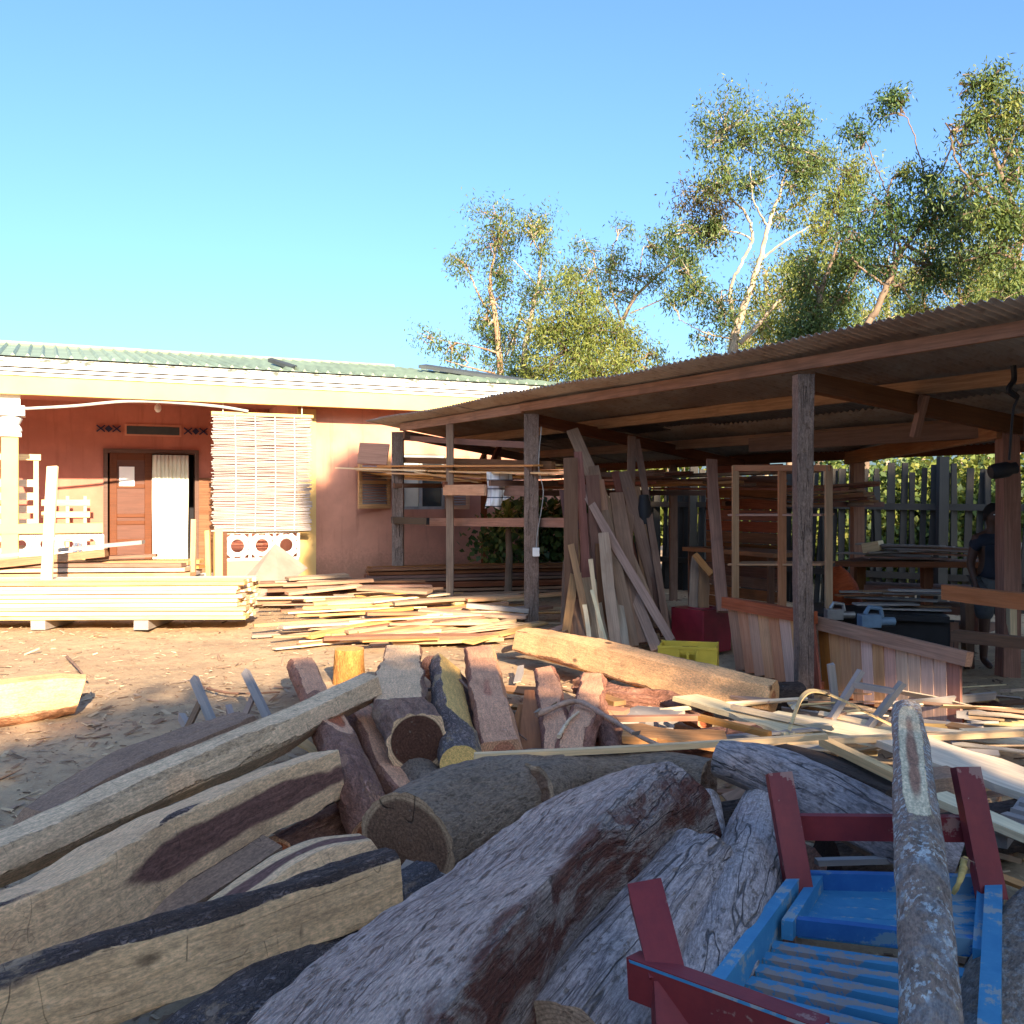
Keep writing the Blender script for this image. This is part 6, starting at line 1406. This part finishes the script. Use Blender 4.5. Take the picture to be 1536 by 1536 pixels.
    skin('shirt',J2,[('sp','ch'),('sp','pel'),('ch','ls'),('ls','le'),('ch','rs'),('rs','re')],{'sp':.145,'ch':.165,'pel':.15,'ls':.08,'le':.060,'rs':.072,'re':.060},M['navycloth'])
    J3={k:J[k] for k in ('pel','lh','rh')}; J3['lk']=tuple(V(J['lh']).lerp(V(J['lk']),1.0)); J3['rk']=tuple(V(J['rh']).lerp(V(J['rk']),1.0))
    skin('shorts',J3,[('pel','lh'),('lh','lk'),('pel','rh'),('rh','rk')],{'pel':.135,'lh':.105,'rh':.105,'lk':.085,'rk':.085},M['greycloth'])
    p=V(J['rf'])+c+V((-.0,-.05,.02)); m=MB(); m.lathe([(.03,-.05),(.042,.05),(.038,.05),(.028,-.044)],18); tag(m.build('cup',M['white'],None,M=Matrix.Translation(p),sm=40),'white cup held by the person behind the reddish post','cup')
person()
# ================================================================ unseen sun blockers added behind the camera to shade the yard
PD=V((SD.x,SD.y,0)); PU=V((SD.y,-SD.x,0))
def W(u,a,h): return PU*u+PD*a+V((0,0,h))
nb=empty('shade_blocker_house',Matrix.Translation(W(0,-13,0)),'low plastered house standing behind the viewer across the yard','house')  # house added out of view to keep low sun off the foreground
def nbx(nm,mt,u0,u1,a0,a1,h0,h1):
    m=MB(); c=MW[nb].translation; ps=[W(u,a,h)-c for u in (u0,u1) for a in (a0,a1) for h in (h0,h1)]
    m.add(ps,[(0,1,3,2),(4,6,7,5),(0,4,5,1),(2,3,7,6),(0,2,6,4),(1,5,7,3)]); m.build(nm,M[mt],nb)
nbx('wall','wall',-13,13,-18,-12,0,3.7); nbx('door','door',1,2,-12,-11.95,0,2.1)
for q in (-8,-4,5,9): nbx('window','glass',q,q+1.2,-12,-11.96,1,2.2)
m=MB(); c=MW[nb].translation; m.add([W(-13.6,-11.3,3.6)-c,W(13.6,-11.3,3.6)-c,W(13.6,-15,5.6)-c,W(-13.6,-15,5.6)-c,W(-13.6,-18.7,3.6)-c,W(13.6,-18.7,3.6)-c],[(0,1,2,3),(3,2,5,4),(0,3,4),(1,5,2)]); m.build('roof',M['groof'],nb)
OA=-12.5
def shade_blocker_tree(label,u,trunk_h,clumps,seed):  # unseen tree, leaf clumps placed wherever shade is wanted in the yard
    root=empty('shade_blocker_tree',Matrix.Translation(W(u,OA,0)),label,'tree'); c=np.array(MW[root].translation); m=MB(); C=[];rr=[]
    m.tube([(0,0,0),(.1,0,trunk_h*.5),(0,.1,trunk_h)],[.28,.22,.12],10)
    for (uu,hh,r) in clumps:
        p=np.array(W(uu,OA+np.random.default_rng(abs(int(uu*100+hh*10))+seed).uniform(-.5,.5),hh))-c; C.append(p); rr.append(r); m.tube([(0,0,min(trunk_h,hh*.7)),tuple(p*np.array([.6,.6,.9])),tuple(p)],[.08,.05,.02],5)
    m.build('trunk',ML['gumg'],root); C=np.array(C); rr=np.array(rr)
    ob=leaves('crown',C,rr,np.maximum(110,300*(rr/.55)**2).astype(int),None,ML['leafd'],(.24,.075),droop=.4,seed=seed,gauss=.5); ob.parent=root
def fill(u0,u1,h0,h1,keep,seed,step=.55):
    g=np.random.default_rng(seed); out=[]
    for u in np.arange(u0,u1,step):
        for h in np.arange(h0,h1,step):
            uu=u+g.uniform(-.2,.2); hh=h+g.uniform(-.2,.2)
            if keep(uu,hh,g): out.append((uu,hh,.5))
    return out
# shade profile: height (in the plane at OA) up to which the yard side is shaded
hA=lambda u: HL(u)
shade_blocker_tree('unseen broad tree behind the viewer on the left, crown shaped to shade the yard',-6,4,fill(-13,-3,4.6,9.2,lambda u,h,g: h<HL(u)+.1*0+g.normal(0,.12),1),201)
shade_blocker_tree('unseen round tree behind the viewer in the middle, crown shaped to shade the yard',0,4,fill(-3,UV,4.6,9.2,lambda u,h,g: h<HL(u)+g.normal(0,.1),2),202)
shade_blocker_tree('unseen tall tree behind the viewer on the right, crown shaped to cast shade and dapples',6,6,fill(UV,13,4.6,HT,lambda u,h,g: (h<HT or u<0) and h<(13.8 if u<6.6 else 12.2 if u<8 else 11.4) and ((h<GB0+g.normal(0,.1)) or (h>GB1+(.35 if u<4.3 else 0) and (u>UV+.1)) or (GB0<=h<=GB1 and u>6.2) or (GB0<=h<=GB1 and g.random()<.10)),3)+[(u,h,.2) for u in np.arange(1.97,3.3,.18) for h in np.arange(11.3,13.8,.2) if not(12.15<h<12.5) and not (u<2.5 and h>13.35)],203)  # gaps left for dapples; small high clumps added to shade the house wall
